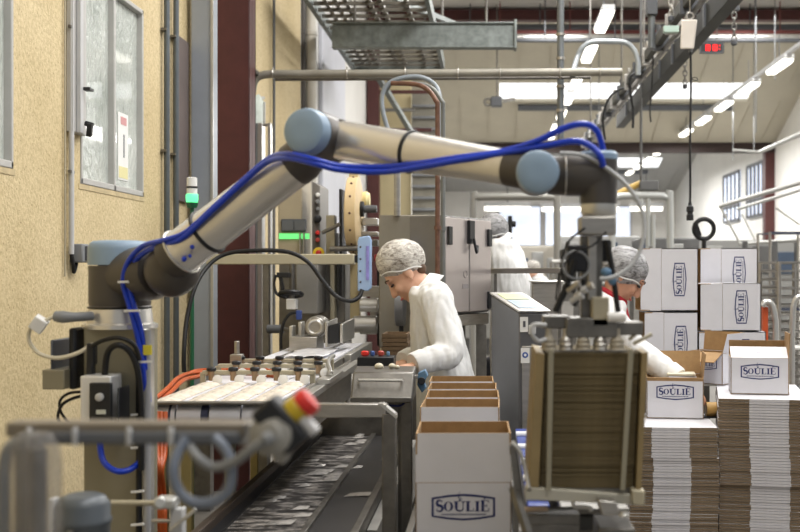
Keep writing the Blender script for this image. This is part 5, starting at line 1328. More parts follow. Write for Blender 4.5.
# ------------------------------------------------------------------ overhead pipes, rails and beams
def Q(u, v, y): return P(u, v, y)
gb = thing('galvanized_beam', 'galvanized channel beam with an end plate hanging under the steel mezzanine', 'beam', Q(425, 48, 10))
y = 10.0
b = MB(); z0, z1 = Q(0, 48, y).z, Q(0, 22.5, y).z; x0, x1 = Q(332, 0, y).x, Q(514, 0, y).x
b.span((x0, y, z0), (x1, y + .012, z1)); b.span((x0, y - .03, z0), (x1, y + .09, z0 + .014)); b.span((x0, y - .03, z1 - .014), (x1, y + .09, z1))
b.build('channel', GALV, gb, bevel=.003)
b = MB(); b.span((x1, y - .05, z0 - .01), (x1 + .025, y + .1, z1 + .02)); b.build('end_plate', GALV, gb, bevel=.003)
for x in (x0 + .2, x1 - .25):
    b = MB(); b.cyl((x, y + .04, z1), (x, y + .04, 6.1), .012, n=8); b.build('hanger_rod', STEEL_D, gb)
# mezzanine grating
mz = thing('steel_mezzanine', 'slatted steel walkway seen from below above the galvanized beam', 'walkway', (-1.0, 11.4, 3.86))
zm = 3.88; ya, yb = 9.3, 13.0; xa, xb = -1.6, -.55
GRT = mat('dark steel grating', (112, 108, 100), .5, .5, 8, .25)
b = MB()
for x in (xa, xb): b.span((x - .02, ya, zm - .02), (x + .02, yb, zm + .10))
for yy in (ya, 11.2, yb): b.span((xa, yy - .025, zm - .02), (xb, yy + .025, zm + .08))
b.build('frame', GALV, mz)
for k in range(15):
    yy = ya + .1 + k * .245
    b = MB(); b.span((xa + .03, yy, zm), (xb - .03, yy + .035, zm + .03)); b.build('slat', GRT, mz)
b = MB()
for x in (xa + .13, xa + .22, xa + .31, xa + .52, xa + .62, xa + .85): b.span((x - .02, ya, zm + .03), (x + .02, yb, zm + .05))
b.build('runner', STEEL_W, mz)
for x in (xa, xb):
    for yy in (ya + .2, yb - .2):
        b = MB(); b.cyl((x, yy, zm + .1), (x, yy, 6.1), .014, n=8); b.build('hanger_rod', STEEL_D, mz)
for i, (u0, v0, ya_, u1, v1, yb_, w_, lab) in enumerate(((395, 0, 10.5, 470, 30, 14, .05, 'slanted steel brace above the galvanized beam'), (398, 66.5, 13.0, 385, 92, 13.4, .05, 'pale diagonal brace under the steel walkway'), (372, 66.5, 13.0, 440, 180, 17, .06, 'long pale diagonal brace behind the curved grey hose'))):
    b = MB(); b.bar(Q(u0, v0, ya_), Q(u1, v1, yb_), w_); tag(b.build('steel_brace', GALV), lab, 'brace')
for i, (u0, v0, u1, v1, y) in enumerate(((370, 92, 435, 92, 17.1), (370, 130, 432, 130, 17.1), (370, 110, 415, 110, 17.1))):
    b = MB(); b.bar(Q(u0, v0, y), Q(u1, v1, y), .05); tag(b.build('tie_bar', IRON_R if i < 2 else STEEL_D), ('upper brown red tie bar behind the copper riser pipe', 'lower brown red tie bar behind the forearm', 'short grey tie bar between the two brown red ones')[i], 'tie bar')
ys = 20.5
b = MB(); b.span((Q(376, 0, 17.5).x, 17.5, 0), (Q(411, 0, 17.5).x, 17.6, 4.6)); tag(b.build('cream_partition', mat('cream partition', (204, 190, 150), .6, 0, 2, .06)), 'cream partition behind the tie bars left of the riser pipes', 'partition')
lv_ = thing('louvre_panel', 'tall grey louvred panel behind the riser pipes', 'panel', (Q(424, 0, 17.4).x, 17.4, 0))
b = MB(); b.span((Q(412, 0, 17.4).x, 17.42, 0), (Q(438, 0, 17.4).x, 17.46, 4.3)); b.build('back_sheet', mat('grey louvre sheet', (142, 138, 126), .6, .1, 4, .15), lv_)
for k in range(16):
    z = 1.4 + k * .18; b = MB(); b.box((Q(425, 0, 17.4).x, 17.39, z), (Q(438, 0, 17.4).x - Q(412, 0, 17.4).x, .07, .015), (.6, 0, 0)); b.build('slat', GREY_P, lv_)
# curved grey hose
b = MB(); b.tube([Q(*q) for q in ((388, 130, 7.6), (383, 112, 7.6), (382, 96, 7.6), (388, 84, 7.6), (402, 78, 7.6), (420, 77, 7.6), (434, 84, 7.6), (440, 98, 7.5), (441, 125, 7.4), (441, 160, 7.3))], .016, 12, 5)
tag(b.build('grey_hose', mat('blue grey hose pipe', (132, 140, 148), .4, 0, 8, .08)), 'blue grey hose looping below the overhead pipe', 'hose')
# overhead pipe
op = thing('overhead_pipe', 'long grey overhead pipe running right from the brown column', 'pipe', Q(430, 78, 8.0))
PIPEM = mat('grey brown pipe', (146, 142, 132), .45, .3, 10, .12)
b = MB(); b.tube([Q(252, 92, 8.0), Q(255, 80, 8.0), Q(266, 74.5, 8.0), Q(300, 74, 8.0), Q(460, 73, 8.0), Q(622, 72, 8.0)], .029, 14, 6); b.build('pipe', PIPEM, op)
b = MB(); b.tube([Q(275, 79.5, 8.06), Q(450, 78.5, 8.06), Q(590, 77.5, 8.06)], .012, 8, 1); b.build('thin_pipe', STEEL_D, op)
b = MB(); b.span((-1.72, 7.83, Q(0, 76, 8).z), (-1.66, 8.01, Q(0, 72, 8).z)); b.build('column_bracket', STEEL_D, op)
for u in (273, 347, 405, 458, 500, 560, 600):
    b = MB(); b.torus(Q(u, 73.8, 8.0), (1, 0, 0), .032, .006, 18, 6); b.cyl(Q(u, 69, 8.0), Q(u, 67, 8.0), .006, n=6); b.build('pipe_clamp', STEEL, op)
dr = thing('drop_pole', 'grey vertical pole with bolts carrying the overhead pipe', 'pole', Q(560, 130, 8.2))
b = MB(); b.cyl(Q(560.5, 145, 8.15), Q(560.5, -60, 8.15), .026, n=14); b.build('pole', mat('grey blue pole', (112, 116, 118), .45, .4, 9, .12), dr)
for v in (36, 60, 88, 112):
    b = MB(); b.lathe(Q(560.5, v, 8.15), (0, 0, 1), [(0, .026), (0, .033), (.02, .033), (.02, .026)], 14); b.build('collar', STEEL, dr)
b = MB(); b.tube([Q(*q) for q in ((573, 74, 8.02), (574, 68, 8.2), (577, 58, 8.3), (582, 48, 8.3), (592, 42, 8.3), (612, 41.5, 8.3), (626, 43, 8.3), (634, 50, 8.3), (638, 62, 8.3), (638, 75, 8.3))], .02, 12, 5)
tag(b.build('bent_conduit', mat('pale blue grey conduit', (168, 174, 178), .4, .3, 8, .08)), 'pale bent conduit arching beside the overhead rails', 'conduit')
# parallel rails into the distance
RAILM = mat('grey cable rail', (82, 82, 76), .5, .4, 8, .2)
r1 = thing('overhead_rail', 'cluttered grey overhead rail with clamps, left of the two long rails', 'rail', (1.54, 12, 3.6))
b = MB(); b.span((1.51, 7.2, 3.57), (1.57, 18.5, 3.66)); b.build('rail', RAILM, r1, bevel=.004)
b = MB(); b.cyl((1.60, 7.2, 3.54), (1.60, 18.5, 3.54), .022, n=10); b.build('cable_tube', STEEL_D, r1)
for k in range(14):
    yy = 8.7 + k * .72
    b = MB(); b.span((1.49, yy, 3.52), (1.63, yy + .05, 3.69)); b.cyl((1.54, yy + .02, 3.69), (1.54, yy + .02, 3.76), .02, n=8); b.build('clamp', STEEL if k % 2 else GREY_D, r1, bevel=.003)
for yy in (9.5, 13, 17): 
    b = MB(); b.cyl((1.54, yy, 3.66), (1.54, yy, 6.1), .012, n=8); b.build('hanger_rod', STEEL_D, r1)
r2 = thing('overhead_rail', 'flat grey channel rail with bright joints, right of the two long rails', 'rail', (1.93, 12, 3.6))
b = MB(); b.span((1.75, 7.2, 3.5), (1.77, 15.4, 3.67)); b.span((1.75, 7.2, 3.66), (1.86, 15.4, 3.675)); b.span((1.75, 7.2, 3.495), (1.86, 15.4, 3.51)); b.build('channel', mat('olive grey channel', (46, 46, 40), .55, .1, 5, .15), r2, bevel=.003)
for yy in (9.0, 10.6, 11.4, 12.8, 14.2):
    b = MB(); b.span((1.732, yy, 3.49), (1.75, yy + .06, 3.68)); b.build('joint', GREY_D, r2)
for yy in (9.2, 13, 15.2):
    b = MB(); b.cyl((1.80, yy, 3.675), (1.80, yy, 6.1), .012, n=8); b.build('hanger_rod', STEEL_D, r2)
# hoses hanging from the rail
for i, pts in enumerate(([(644.6, 71, 11.5), (631, 76, 11.5), (630, 90, 11.5), (633, 110, 11.5), (633, 128, 11.5)], [(627, 88, 12.5), (618, 90, 12.5), (608, 100, 12.5), (603, 118, 12.5), (605, 140, 12.5)], [(653, 56.5, 10.5), (652, 85, 10.5), (650, 110, 10.5), (651, 122, 10.5)])):
    MBh = MB(); MBh.tube([Q(*q) for q in pts], .014 if i < 2 else .008, 8, 5); tag(MBh.build('hanging_lead', BLACK), ('thick black lead hanging from the cluttered overhead rail', 'black lead sagging at the far end of the cluttered rail', 'thin black lead with weights below the cluttered rail')[i], 'cable')
pl2 = thing('service_pole', 'grey jointed service pole above the cluttered overhead rail', 'pole', Q(651, 48, 9.5))
b = MB(); b.cyl(Q(651.5, 48, 9.5), Q(651.5, -80, 9.5), .03, n=14); b.build('pole', mat('grey blue pole', (112, 116, 118)), pl2)
b = MB(); b.span(Q(647.5, 14, 9.44), Q(655.5, 1, 9.56)); b.build('sleeve', GREY_D, pl2, bevel=.004)
# chains
for i, (u, v0, v1, y, lab) in enumerate(((671, -8, 18, 9.0, 'short chain above the white reel housing'), (734, -2, 42, 9.3, 'chain with a hook hanging right of the red display'), (685, 52, 86, 11.0, 'chain with a black hook hanging beside the pendant cable'), (737, 0, 8, 10.5, 'short chain end at the top right'))):
    cch = thing('hanging_chain', lab, 'chain', Q(u, v1, y)); n = max(3, int((v1 - v0) * y / F / .05))
    for k in range(n):
        z = Q(0, v1, y).z + .03 + k * .048; b = MB(); x = Q(u, 0, y).x
        b.torus((x, y, z), (1, 0, 0) if k % 2 else (0, 1, 0), .02, .006, 14, 6)
        for q in range(len(b.v)): b.v[q] = Vector((b.v[q].x, b.v[q].y, z + (b.v[q].z - z) * 1.5))
        b.build('link', STEEL_D if i else STEEL, cch)
    b = MB(); z = Q(0, v1, y).z; b.lathe((x, y, z - .03), (0, 0, 1), [(0, .015), (.01, .026), (.04, .026), (.05, .012)], 12); b.build('hook_block', GREY_D, cch)
    b = MB(); zt9 = Q(0, v1, y).z + .03 + n * .048; b.cyl((x, y, zt9 - .03), (x, y, 6.1), .005, n=6); b.build('cord', STEEL_D, cch)
# pendant reel: white housing with cable and black connector
pr = thing('pendant_reel', 'white tapered cable reel housing hanging with a long black cable and connector', 'cable reel', Q(688, 48, 8.0))
y = 8.0
def hexa(b, u0, u1, v0, U0, U1, v1, ya, yb):
    b.add([Q(u0, v0, ya), Q(u1, v0, ya), Q(u1, v0, yb), Q(u0, v0, yb), Q(U0, v1, ya), Q(U1, v1, ya), Q(U1, v1, yb), Q(U0, v1, yb)], [(0, 3, 2, 1), (4, 5, 6, 7), (0, 1, 5, 4), (1, 2, 6, 5), (2, 3, 7, 6), (3, 0, 4, 7)])
b = MB(); hexa(b, 680, 694, 49, 681.5, 697.5, 19.5, y - .06, y + .06); b.build('housing', mat('warm white housing', (222, 214, 204), .45, 0, 6, .04), pr, bevel=.01)
b = MB(); b.span(Q(664, 32, y - .03), Q(678, 27, y + .02)); b.build('arm', mat('pale green plastic', (190, 214, 204), .4), pr, bevel=.003)
b = MB(); b.torus(Q(690, 16, y), (0, 1, 0), .026, .006, 16, 6); b.cyl(Q(690, 13, y), Q(690, -120, y), .005, n=6); b.build('hook', STEEL, pr)
b = MB(); b.cyl(Q(690.5, 52, y), Q(690.5, 48, y), .016, n=12); b.build('cable_outlet', GREY_P, pr)
b = MB(); b.tube([Q(690.5, 52, y), Q(691, 90, y), Q(690, 140, y), Q(690.3, 180, y), Q(690, 207, y)], .0085, 8, 4); b.build('cable', BLACK, pr)
b = MB(); b.lathe(Q(690, 220.5, y), (0, 0, 1), [(0, .022), (.004, .026), (.04, .026), (.044, .021), (.06, .02), (.066, .027), (.10, .025), (.108, .015), (.13, .012)], 18); b.build('connector', BLACK_P, pr)
b = MB(); b.torus(Q(695, 79, y), (.3, .4, 1), .02, .003, 14, 6); b.build('cable_clip', BLACK, pr)
# red figured display
dc = thing('red_display', 'black hanging display with glowing red digits beside the white reel housing', 'display', Q(711.5, 53, 12))
y = 12.0
b = MB(); b.span(Q(700, 53, y), Q(723, 42.5, y + .06)); b.build('housing', BLACK_P, dc, bevel=.006)
b = MB(); b.span(Q(700, 53, y - .004), Q(723, 51.8, y)); b.span(Q(700, 43.6, y - .004), Q(723, 42.5, y)); b.span(Q(700, 51.8, y - .004), Q(701, 43.6, y)); b.span(Q(722, 51.8, y - .004), Q(723, 43.6, y)); b.build('bezel', GREY_D, dc)
LED = mat('red led segments', (255, 40, 40), .4, emit=(255, 24, 30), e_str=1.6)
for u0 in (706, 713):
    b = MB(); w_, t_ = 4.0, 1.0; vt, vm, vb = 44.8, 47.4, 50.4
    for (ua, va, ub, vb_) in ((u0, vt, u0 + w_, vt + t_), (u0, vm, u0 + w_, vm + t_), (u0, vb - t_, u0 + w_, vb), (u0, vt, u0 + t_, vb), (u0 + w_ - t_, vt, u0 + w_, vb)):
        if u0 == 713 and (ua, va) == (u0, vm): continue
        b.span(Q(ua, vb_, y - .006), Q(ub, va, y - .002))
    b.build('digit', LED, dc, smooth=0)
b = MB(); b.span(Q(719, 46.2, y - .006), Q(720.2, 45.2, y - .002)); b.span(Q(719, 49.5, y - .006), Q(720.2, 48.5, y - .002)); b.build('dots', LED, dc)
b = MB(); b.cyl(Q(706, 42, y + .03), Q(706, -60, y + .03), .005, n=6); b.cyl(Q(717, 42, y + .03), Q(717, -60, y + .03), .005, n=6); b.build('hanger', STEEL_D, dc)
b = MB(); b.lathe(Q(699.5, 47.5, y + .02), (-1, 0, 0), [(0, .015), (.02, .012)], 10); b.build('plug', BLACK, dc)

# services along the far cross beam
for i, (v, r_, u0, u1, m_, lab) in enumerate(((28, .07, 440, 840, GREY_D, 'dark cable tray along the far brown red cross beam'), (33, .05, 470, 840, mat('dull red pipe', (112, 60, 56), .5), 'dull red pipe along the far cross beam'), (37.5, .06, 515, 840, STEEL_W, 'bright steel pipe below the far brown red cross beam'), (40.5, .035, 515, 840, GREY_D, 'thin dark pipe lowest under the far cross beam'))):
    yp = 19.05 - .17 * i; b = MB(); b.cyl(Q(u0, v, yp), Q(u1, v, yp), r_, n=12)
    for u in range(int(u0) + 30, int(u1), 70): b.cyl(Q(u, v, yp), (Q(u, v, yp).x, yp, 6.099), .012, n=6)
    tag(b.build('service_pipe', m_), lab, 'pipe')
for i, (u, v0, v1, y) in enumerate(((425, 73, 110, 18), (432, 60, 112, 18.3), (599, 75, 140, 20.5), (756, 100, 133, 18.25), (733, 132, 160, 20), (754, 132, 152, 20.3), (775, 40, 80, 18.2))):
    b = MB(); b.cyl(Q(u, v1, y), (Q(u, 0, y).x, y, 6.1 if y < 19.5 else 5.9), .009, n=8); tag(b.build('hanging_rod', GREY_P), 'thin grey rod hanging from the roof of the far hall', 'rod', 'hanging rods in the far hall')
cm = thing('roof_fan', 'small dark motor unit under the far skylight', 'motor', Q(495, 103, 19))
b = MB(); b.span(Q(491, 106, 19), Q(502, 98, 19.2)); b.build('housing', GREY_D, cm, bevel=.01)
b = MB(); b.torus(Q(488, 102, 19.1), (0, 1, 0), .06, .02, 16, 6); b.build('ring', STEEL_D, cm)
b = MB(); b.bar(Q(503, 101, 19.1), Q(515, 99, 19.1), .06); b.build('arm', STEEL_D, cm)
b = MB(); b.cyl((Q(497, 0, 19.1).x, 19.1, Q(0, 98, 19.1).z), (Q(497, 0, 19.1).x, 19.1, 6.1), .015, n=6); b.build('hanger', STEEL_D, cm)

# ------------------------------------------------------------------ far machinery
FS = mat('far pale steel', (178, 178, 176), .4, .4, 3, .12)
FD = mat('far dark steel', (104, 104, 104), .5, .3, 3, .2)
def portal(name, label, u0, u1, vt, y, r_, m_, vb=330, mid=()):
    o = thing(name, label, 'frame', ((Q(u0, 0, y).x + Q(u1, 0, y).x) / 2, y, 0))
    b = MB(); x0, x1, zt = Q(u0, 0, y).x, Q(u1, 0, y).x, Q(0, vt, y).z
    b.tube([(x0, y, 0), (x0, y, zt - .12), (x0 + .03, y, zt - .03), (x0 + .12, y, zt), (x1 - .12, y, zt), (x1 - .03, y, zt - .03), (x1, y, zt - .12), (x1, y, 0)], r_, 12, 4); b.build('tube', m_, o)
    for (u, v0, v1) in mid:
        b = MB(); b.cyl(Q(u, v0, y), Q(u, v1, y), r_ * .7, n=10); b.build('rod', m_, o)
    return o
portal('tube_portal', 'square topped steel tube portal before the far end windows', 473, 557, 197, 13.0, .042, mat('far tube steel', (150, 148, 142), .4, .3))
portal('tube_portal', 'rounded white tube portal behind the robot wrist and right cartons', 612, 670, 196, 12.0, .04, mat('white steel tube', (188, 190, 188), .35, .3), mid=((648, 196, 330), (653, 215, 330), (641, 198, 205)))
o = thing('far_valve', 'small dark valve on a stem in front of the far end windows', 'valve', Q(510, 245, 14))
b = MB(); b.cyl((Q(510, 0, 14).x, 14, 0), Q(510, 216, 14), .03); b.build('stem', FD, o)
b = MB(); b.span(Q(508.5, 232, 13.95), Q(512, 216, 14.05)); b.cyl(Q(512, 224, 14), Q(516, 224, 14), .04); b.build('body', BLACK_P, o, bevel=.01)
for i, (u0, u1, vt, y, m_, lab) in enumerate(((560, 640, 236, 17, FS, 'pale steel machine housing far behind the gripper'), (500, 560, 246, 18, mat('far cream housing', (196, 190, 178), .5), 'cream machine housing far behind the man in white'),
        (640, 700, 238, 15.5, FD, 'grey machine housing far behind the stacked cartons'), (700, 800, 240, 18.5, mat('far mid grey', (150, 150, 148), .5), 'long grey machine far behind the wire racks'), (445, 500, 262, 20, FS, 'pale housing at the far left behind the oven'))):
    o = thing('far_machine', lab, 'machine', ((Q(u0, 0, y).x + Q(u1, 0, y).x) / 2, y, 0))
    b = MB(); b.span((Q(u0, 0, y).x, y, .3), (Q(u1, 0, y).x, y + .9, Q(0, vt, y).z)); b.build('housing', m_, o, bevel=.02)
    b = MB(); b.span((Q(u0 + 3, 0, y).x, y + .05, 0), (Q(u1 - 3, 0, y).x, y + .8, .3)); b.build('plinth', FD, o)
    n = 4
    for k in range(n):
        ua = u0 + (u1 - u0) * (k + .12) / n; ub = u0 + (u1 - u0) * (k + .88) / n
        b = MB(); b.span(Q(ua, vt + 34, y - .03), Q(ub, vt + 6 + (k % 2) * 6, y)); b.build('panel', (FS, FD, mat('blue grey panel', (70, 84, 104), .5), FS)[(k + i) % 4], o, bevel=.01)
# right hand conveyor rails climbing away
o = thing('inclined_conveyor', 'white inclined tube conveyor in front of the barred far windows', 'conveyor', Q(760, 235, 15))
WT = mat('white tube frame', (186, 186, 182), .4, .2)
for (u0, v0, ya_, u1, v1, yb_, r_) in ((720, 206, 17, 810, 180, 13, .045), (738, 209, 17, 800, 190, 14, .035), (720, 206, 17, 740, 244, 17, .03), (742, 214, 17, 755, 240, 17, .02), (740, 244, 17, 800, 240, 15, .04), (733, 150, 18, 760, 152, 18, .03), (760, 152, 18, 805, 132, 15, .05), (776, 208, 15, 800, 225, 15, .02)):
    b = MB(); b.cyl(Q(u0, v0, ya_), Q(u1, v1, yb_), r_ * .65, n=10); b.build('tube', WT, o)
for u in (745, 775, 797):
    b = MB(); b.cyl(Q(u, 241, 15.5), (Q(u, 0, 15.5).x, 15.5, 0), .04, n=8); b.build('leg', FD, o)
b = MB(); b.torus(Q(704, 229, 9.5), (0, 1, .1), .085, .02, 28, 8); b.bar(Q(695, 222, 9.5), Q(700, 236, 9.5), .03); b.cyl(Q(704, 240, 9.5), (Q(704, 0, 9.5).x, 9.5, 0), .02); tag(b.build('cable_coil', BLACK), 'black coiled cable ring right of the pendant connector', 'cable coil')
o = thing('yellow_crane_arm', 'small yellow jib arm left of the pendant connector', 'crane arm', Q(630, 190, 12.2))
b = MB(); b.tube([Q(618, 194, 12.2), Q(630, 188, 12.2), Q(641, 183, 12.2)], .035, 8, 3); b.build('arm', mat('yellow ochre arm', (214, 178, 96), .5), o)
b = MB(); b.span(Q(640, 190, 12.1), Q(656, 182, 12.3)); b.cyl(Q(641, 182, 12.2), (Q(641, 0, 12.2).x, 12.2, 6.1), .015); b.build('trolley', FD, o, bevel=.01)
# wire racks on the right
for i, (u0, u1, vt, vb, y, lab) in enumerate(((752, 777, 262, 420, 8.1, 'tall wire rack of trays right of the stacked cartons'), (779, 815, 262, 420, 7.3, 'tall wire rack of trays at the right edge'), (770, 812, 232, 300, 11, 'dark shelf rack behind the wire racks'))):
    o = thing('wire_rack', lab, 'rack', ((Q(u0, 0, y).x + Q(u1, 0, y).x) / 2, y, 0)); x0, x1, zt = Q(u0, 0, y).x, Q(u1, 0, y).x, Q(0, vt, y).z
    RM = mat('chrome wire', (158, 154, 148), .35, .7, 9, .2)
    for (x, yy) in ((x0, y), (x1, y), (x0, y + .5), (x1, y + .5)):
        b = MB(); b.cyl((x, yy, 0), (x, yy, zt), .014, n=8); b.build('upright', RM, o)
    n = 5 if i == 2 else 22
    for k in range(n):
        z = .35 + (zt - .36) * k / (n - 1)
        b = MB(); b.span((x0, y, z), (x1, y + .02, z + .014)); b.span((x0, y + .48, z), (x1, y + .5, z + .014))
        m = 9
        for q in range(m): xx = x0 + (x1 - x0) * q / (m - 1); b.span((xx - .003, y, z), (xx + .003, y + .5, z + .006))
        b.build('wire_shelf', RM if i < 2 else mat('navy shelf', (50, 58, 80), .5), o, smooth=0)
o = thing('curved_handle_trolley', 'bent chrome handle with orange strip right of the stacked cartons', 'trolley handle', Q(768, 350, 6.6))
b = MB(); b.tube([Q(*q) for q in ((762, 306, 6.6), (766, 302, 6.6), (772, 305, 6.6), (775, 318, 6.6), (776, 345, 6.6))] + [(Q(776, 0, 6.6).x, 6.6, 0)], .018, 10, 4); b.build('handle', STEEL_W, o)
b = MB(); b.tube([Q(792, 345, 6.9), Q(793, 310, 6.9), Q(797, 298, 6.9), Q(806, 296, 6.9)], .018, 10, 4); b.cyl(Q(792, 345, 6.9), (Q(792, 0, 6.9).x, 6.9, 0), .018); b.build('handle', STEEL_W, o)
b = MB(); b.span(Q(763, 345, 6.62), Q(766.5, 307, 6.66)); b.span((Q(763, 0, 6.62).x, 6.62, 0), (Q(766.5, 0, 6.62).x, 6.65, Q(0, 345, 6.62).z)); b.build('orange_strip', mat('orange strip', (210, 92, 50), .5), o)
# white bins between racks and cartons, low right
o = thing('white_bench', 'pale bench top at the right edge behind the lidded carton', 'bench', (Q(785, 0, 7.0).x, 7.0, 0))
b = MB(); b.span(Q(768, 350, 7.0), Q(840, 345, 7.22)); b.build('bench_top', WHITE, o, bevel=.004)
for u in (772, 835): b = MB(); b.span((Q(u, 0, 7.1).x - .02, 7.1, 0), (Q(u, 0, 7.1).x + .02, 7.14, Q(0, 350, 7.0).z)); b.build('leg', STEEL_D, o)

# packing line far behind the gripper, and machine base beside the magazine
fm = thing('packing_line', 'cluttered grey packing line far behind the gripper and kiosk', 'machine', (Q(590, 0, 10.5).x, 10.5, 0))
rf = random.Random(21)
GREYS = [mat('far grey %d' % q, (c, c - 2, c - 6), .5, .3, 4, .2) for q, c in enumerate((84, 112, 140, 168, 60))]
b = MB(); b.span((Q(550, 0, 10.5).x, 10.5, .5), (Q(700, 0, 10.5).x, 11.3, Q(0, 292, 10.5).z)); b.build('bed', GREYS[1], fm, bevel=.01)
b = MB(); b.span((Q(552, 0, 10.5).x, 10.55, 0), (Q(698, 0, 10.5).x, 11.2, .5)); b.build('plinth', GREYS[0], fm)
u = 552
while u < 696:
    w_ = rf.uniform(5, 15); vt = rf.choice((250, 256, 262, 268, 275, 280))
    b = MB(); b.span(Q(u, 293, 10.55 + rf.uniform(0, .3)), Q(u + w_, vt, 10.95)); b.build('module', GREYS[rf.randrange(5)], fm, bevel=.01)
    if rf.random() < .5:
        b = MB(); b.cyl(Q(u + w_ / 2, vt, 10.8), Q(u + w_ / 2, vt - rf.uniform(6, 22), 10.8), .02, n=8); b.build('rod', GREYS[rf.randrange(5)], fm)
    b = MB(); b.span(Q(u + 1, 290 + rf.uniform(4, 12), 10.48), Q(u + w_ - 1, 302 + rf.uniform(6, 26), 10.5)); b.build('panel', GREYS[rf.randrange(5)], fm)
    u += w_ + rf.uniform(0, 5)
for v in (262, 284): b = MB(); b.cyl(Q(552, v, 10.45), Q(696, v - 1, 10.45), .022, n=8); b.build('rail', GREYS[3], fm)
for u in (552, 600, 645, 694): b = MB(); b.cyl(Q(u, 262, 10.45), (Q(u, 0, 10.45).x, 10.45, 0), .022, n=8); b.build('post', GREYS[2], fm)
o = thing('machine_base', 'dark machine base behind the carton magazine, beside the blue belt', 'machine', (.27, 2.95, 0))
b = MB(); b.span((.18, 2.76, 0), (.34, 3.5, .90)); b.build('body', mat('dark machine grey', (70, 70, 70), .5, .3, 6, .15), o, bevel=.01)
b = MB(); b.span((.175, 2.75, .90), (.345, 3.5, .915)); b.build('top_plate', STEEL_D, o, bevel=.003)
b = MB(); b.span((.20, 2.755, .70), (.32, 2.76, .86)); b.build('cover', STEEL_D, o)
# ------------------------------------------------------------------ people
SKIN = mat('warm skin', (216, 170, 144), .5, 0, 14, .06)
SKIN2 = mat('tanned skin', (196, 146, 120), .5, 0, 14, .06)
COAT = mat('white cotton coat', (226, 226, 225), .8, 0, 5, .04, .25, 22)
TROUS = mat('dark trousers', (54, 56, 66), .8, 0, 9, .1)
SHOE = mat('white work shoe', (200, 198, 194), .6)
HAIR = mat('brown hair', (84, 60, 42), .6, 0, 60, .3)
EYE = mat('dark eye', (34, 26, 24), .3)
LIP = mat('pink lip', (176, 92, 84), .5)
REDC = mat('red neck scarf', (170, 28, 44), .7, 0, 20, .15)
def net_mat(name, hair, white):
    m = bpy.data.materials.new(name); m.use_nodes = True
    nt = m.node_tree; b = nt.nodes['Principled BSDF']; b.inputs['Roughness'].default_value = .6
    tc = nt.nodes.new('ShaderNodeTexCoord'); mp = nt.nodes.new('ShaderNodeMapping'); mp.inputs['Scale'].default_value = (.75, 1, 1.7); mp.inputs['Rotation'].default_value = (.3, .6, .2)
    nt.links.new(tc.outputs['Object'], mp.inputs['Vector'])
    n = nt.nodes.new('ShaderNodeTexNoise'); n.inputs['Scale'].default_value = 26; n.inputs['Detail'].default_value = 7; n.inputs['Distortion'].default_value = 1.2; n.inputs['Roughness'].default_value = .7
    n2 = nt.nodes.new('ShaderNodeTexVoronoi'); n2.feature = 'DISTANCE_TO_EDGE'; n2.inputs['Scale'].default_value = 62
    nt.links.new(mp.outputs[0], n.inputs['Vector']); nt.links.new(mp.outputs[0], n2.inputs['Vector'])
    r = nt.nodes.new('ShaderNodeValToRGB'); r.color_ramp.elements[0].position = .36; r.color_ramp.elements[0].color = rgb(*hair); r.color_ramp.elements[1].position = .62; r.color_ramp.elements[1].color = rgb(*white)
    nt.links.new(n.outputs['Fac'], r.inputs['Fac'])
    r2 = nt.nodes.new('ShaderNodeValToRGB'); r2.color_ramp.elements[0].position = .0; r2.color_ramp.elements[0].color = (.45, .45, .45, 1); r2.color_ramp.elements[1].position = .06; r2.color_ramp.elements[1].color = (0, 0, 0, 1)
    nt.links.new(n2.outputs['Distance'], r2.inputs['Fac'])
    mx = nt.nodes.new('ShaderNodeMixRGB'); mx.inputs[2].default_value = rgb(min(255, white[0] + 20), min(255, white[1] + 20), min(255, white[2] + 20))
    nt.links.new(r2.outputs[0], mx.inputs[0]); nt.links.new(r.outputs[0], mx.inputs[1]); nt.links.new(mx.outputs[0], b.inputs['Base Color'])
    bp = nt.nodes.new('ShaderNodeBump'); bp.inputs['Strength'].default_value = .5; bp.inputs['Distance'].default_value = .01
    nt.links.new(n.outputs['Fac'], bp.inputs['Height']); nt.links.new(bp.outputs[0], b.inputs['Normal'])
    return m
NET_W = net_mat('white hairnet over brown hair', (100, 86, 74), (226, 222, 214))
NET_G = net_mat('white hairnet over grey hair', (74, 70, 70), (176, 176, 178))

def fuse(b, name, mats, parent, voxel=.006, it=6, fold=0.0, org=None, fs=(28, 7)):
    """one continuous surface from overlapping shapes"""
    o = b.build(name, mats, parent, smooth=0)
    r = o.modifiers.new('r', 'REMESH'); r.mode = 'VOXEL'; r.voxel_size = voxel; r.use_smooth_shade = True
    s = o.modifiers.new('s', 'SMOOTH'); s.iterations = it; s.factor = .5
    dg = bpy.context.evaluated_depsgraph_get()
    me = bpy.data.meshes.new_from_object(o.evaluated_get(dg))
    o.modifiers.clear(); old = o.data; o.data = me; bpy.data.meshes.remove(old); me.name = name
    if fold:
        nrm_ = [v.normal.copy() for v in me.vertices]; og = origin_of(o)
        for v, nv in zip(me.vertices, nrm_):
            c = v.co + og
            n_ = noise.noise(Vector((c.x * fs[0], c.y * fs[0], c.z * fs[1]))) + .5 * noise.noise(Vector((c.x * 2 * fs[0], c.y * 2 * fs[0], c.z * 2.4 * fs[1] + 3)))
            v.co += nv * (n_ * fold)
    for p in me.polygons: p.use_smooth = True
    me.update()
    return o
def basis(fwd, up):
    fwd = Vector(fwd).normalized(); up = Vector(up); up = (up - fwd * up.dot(fwd)).normalized(); left = up.cross(fwd)
    return Matrix((fwd, left, up)).transposed()
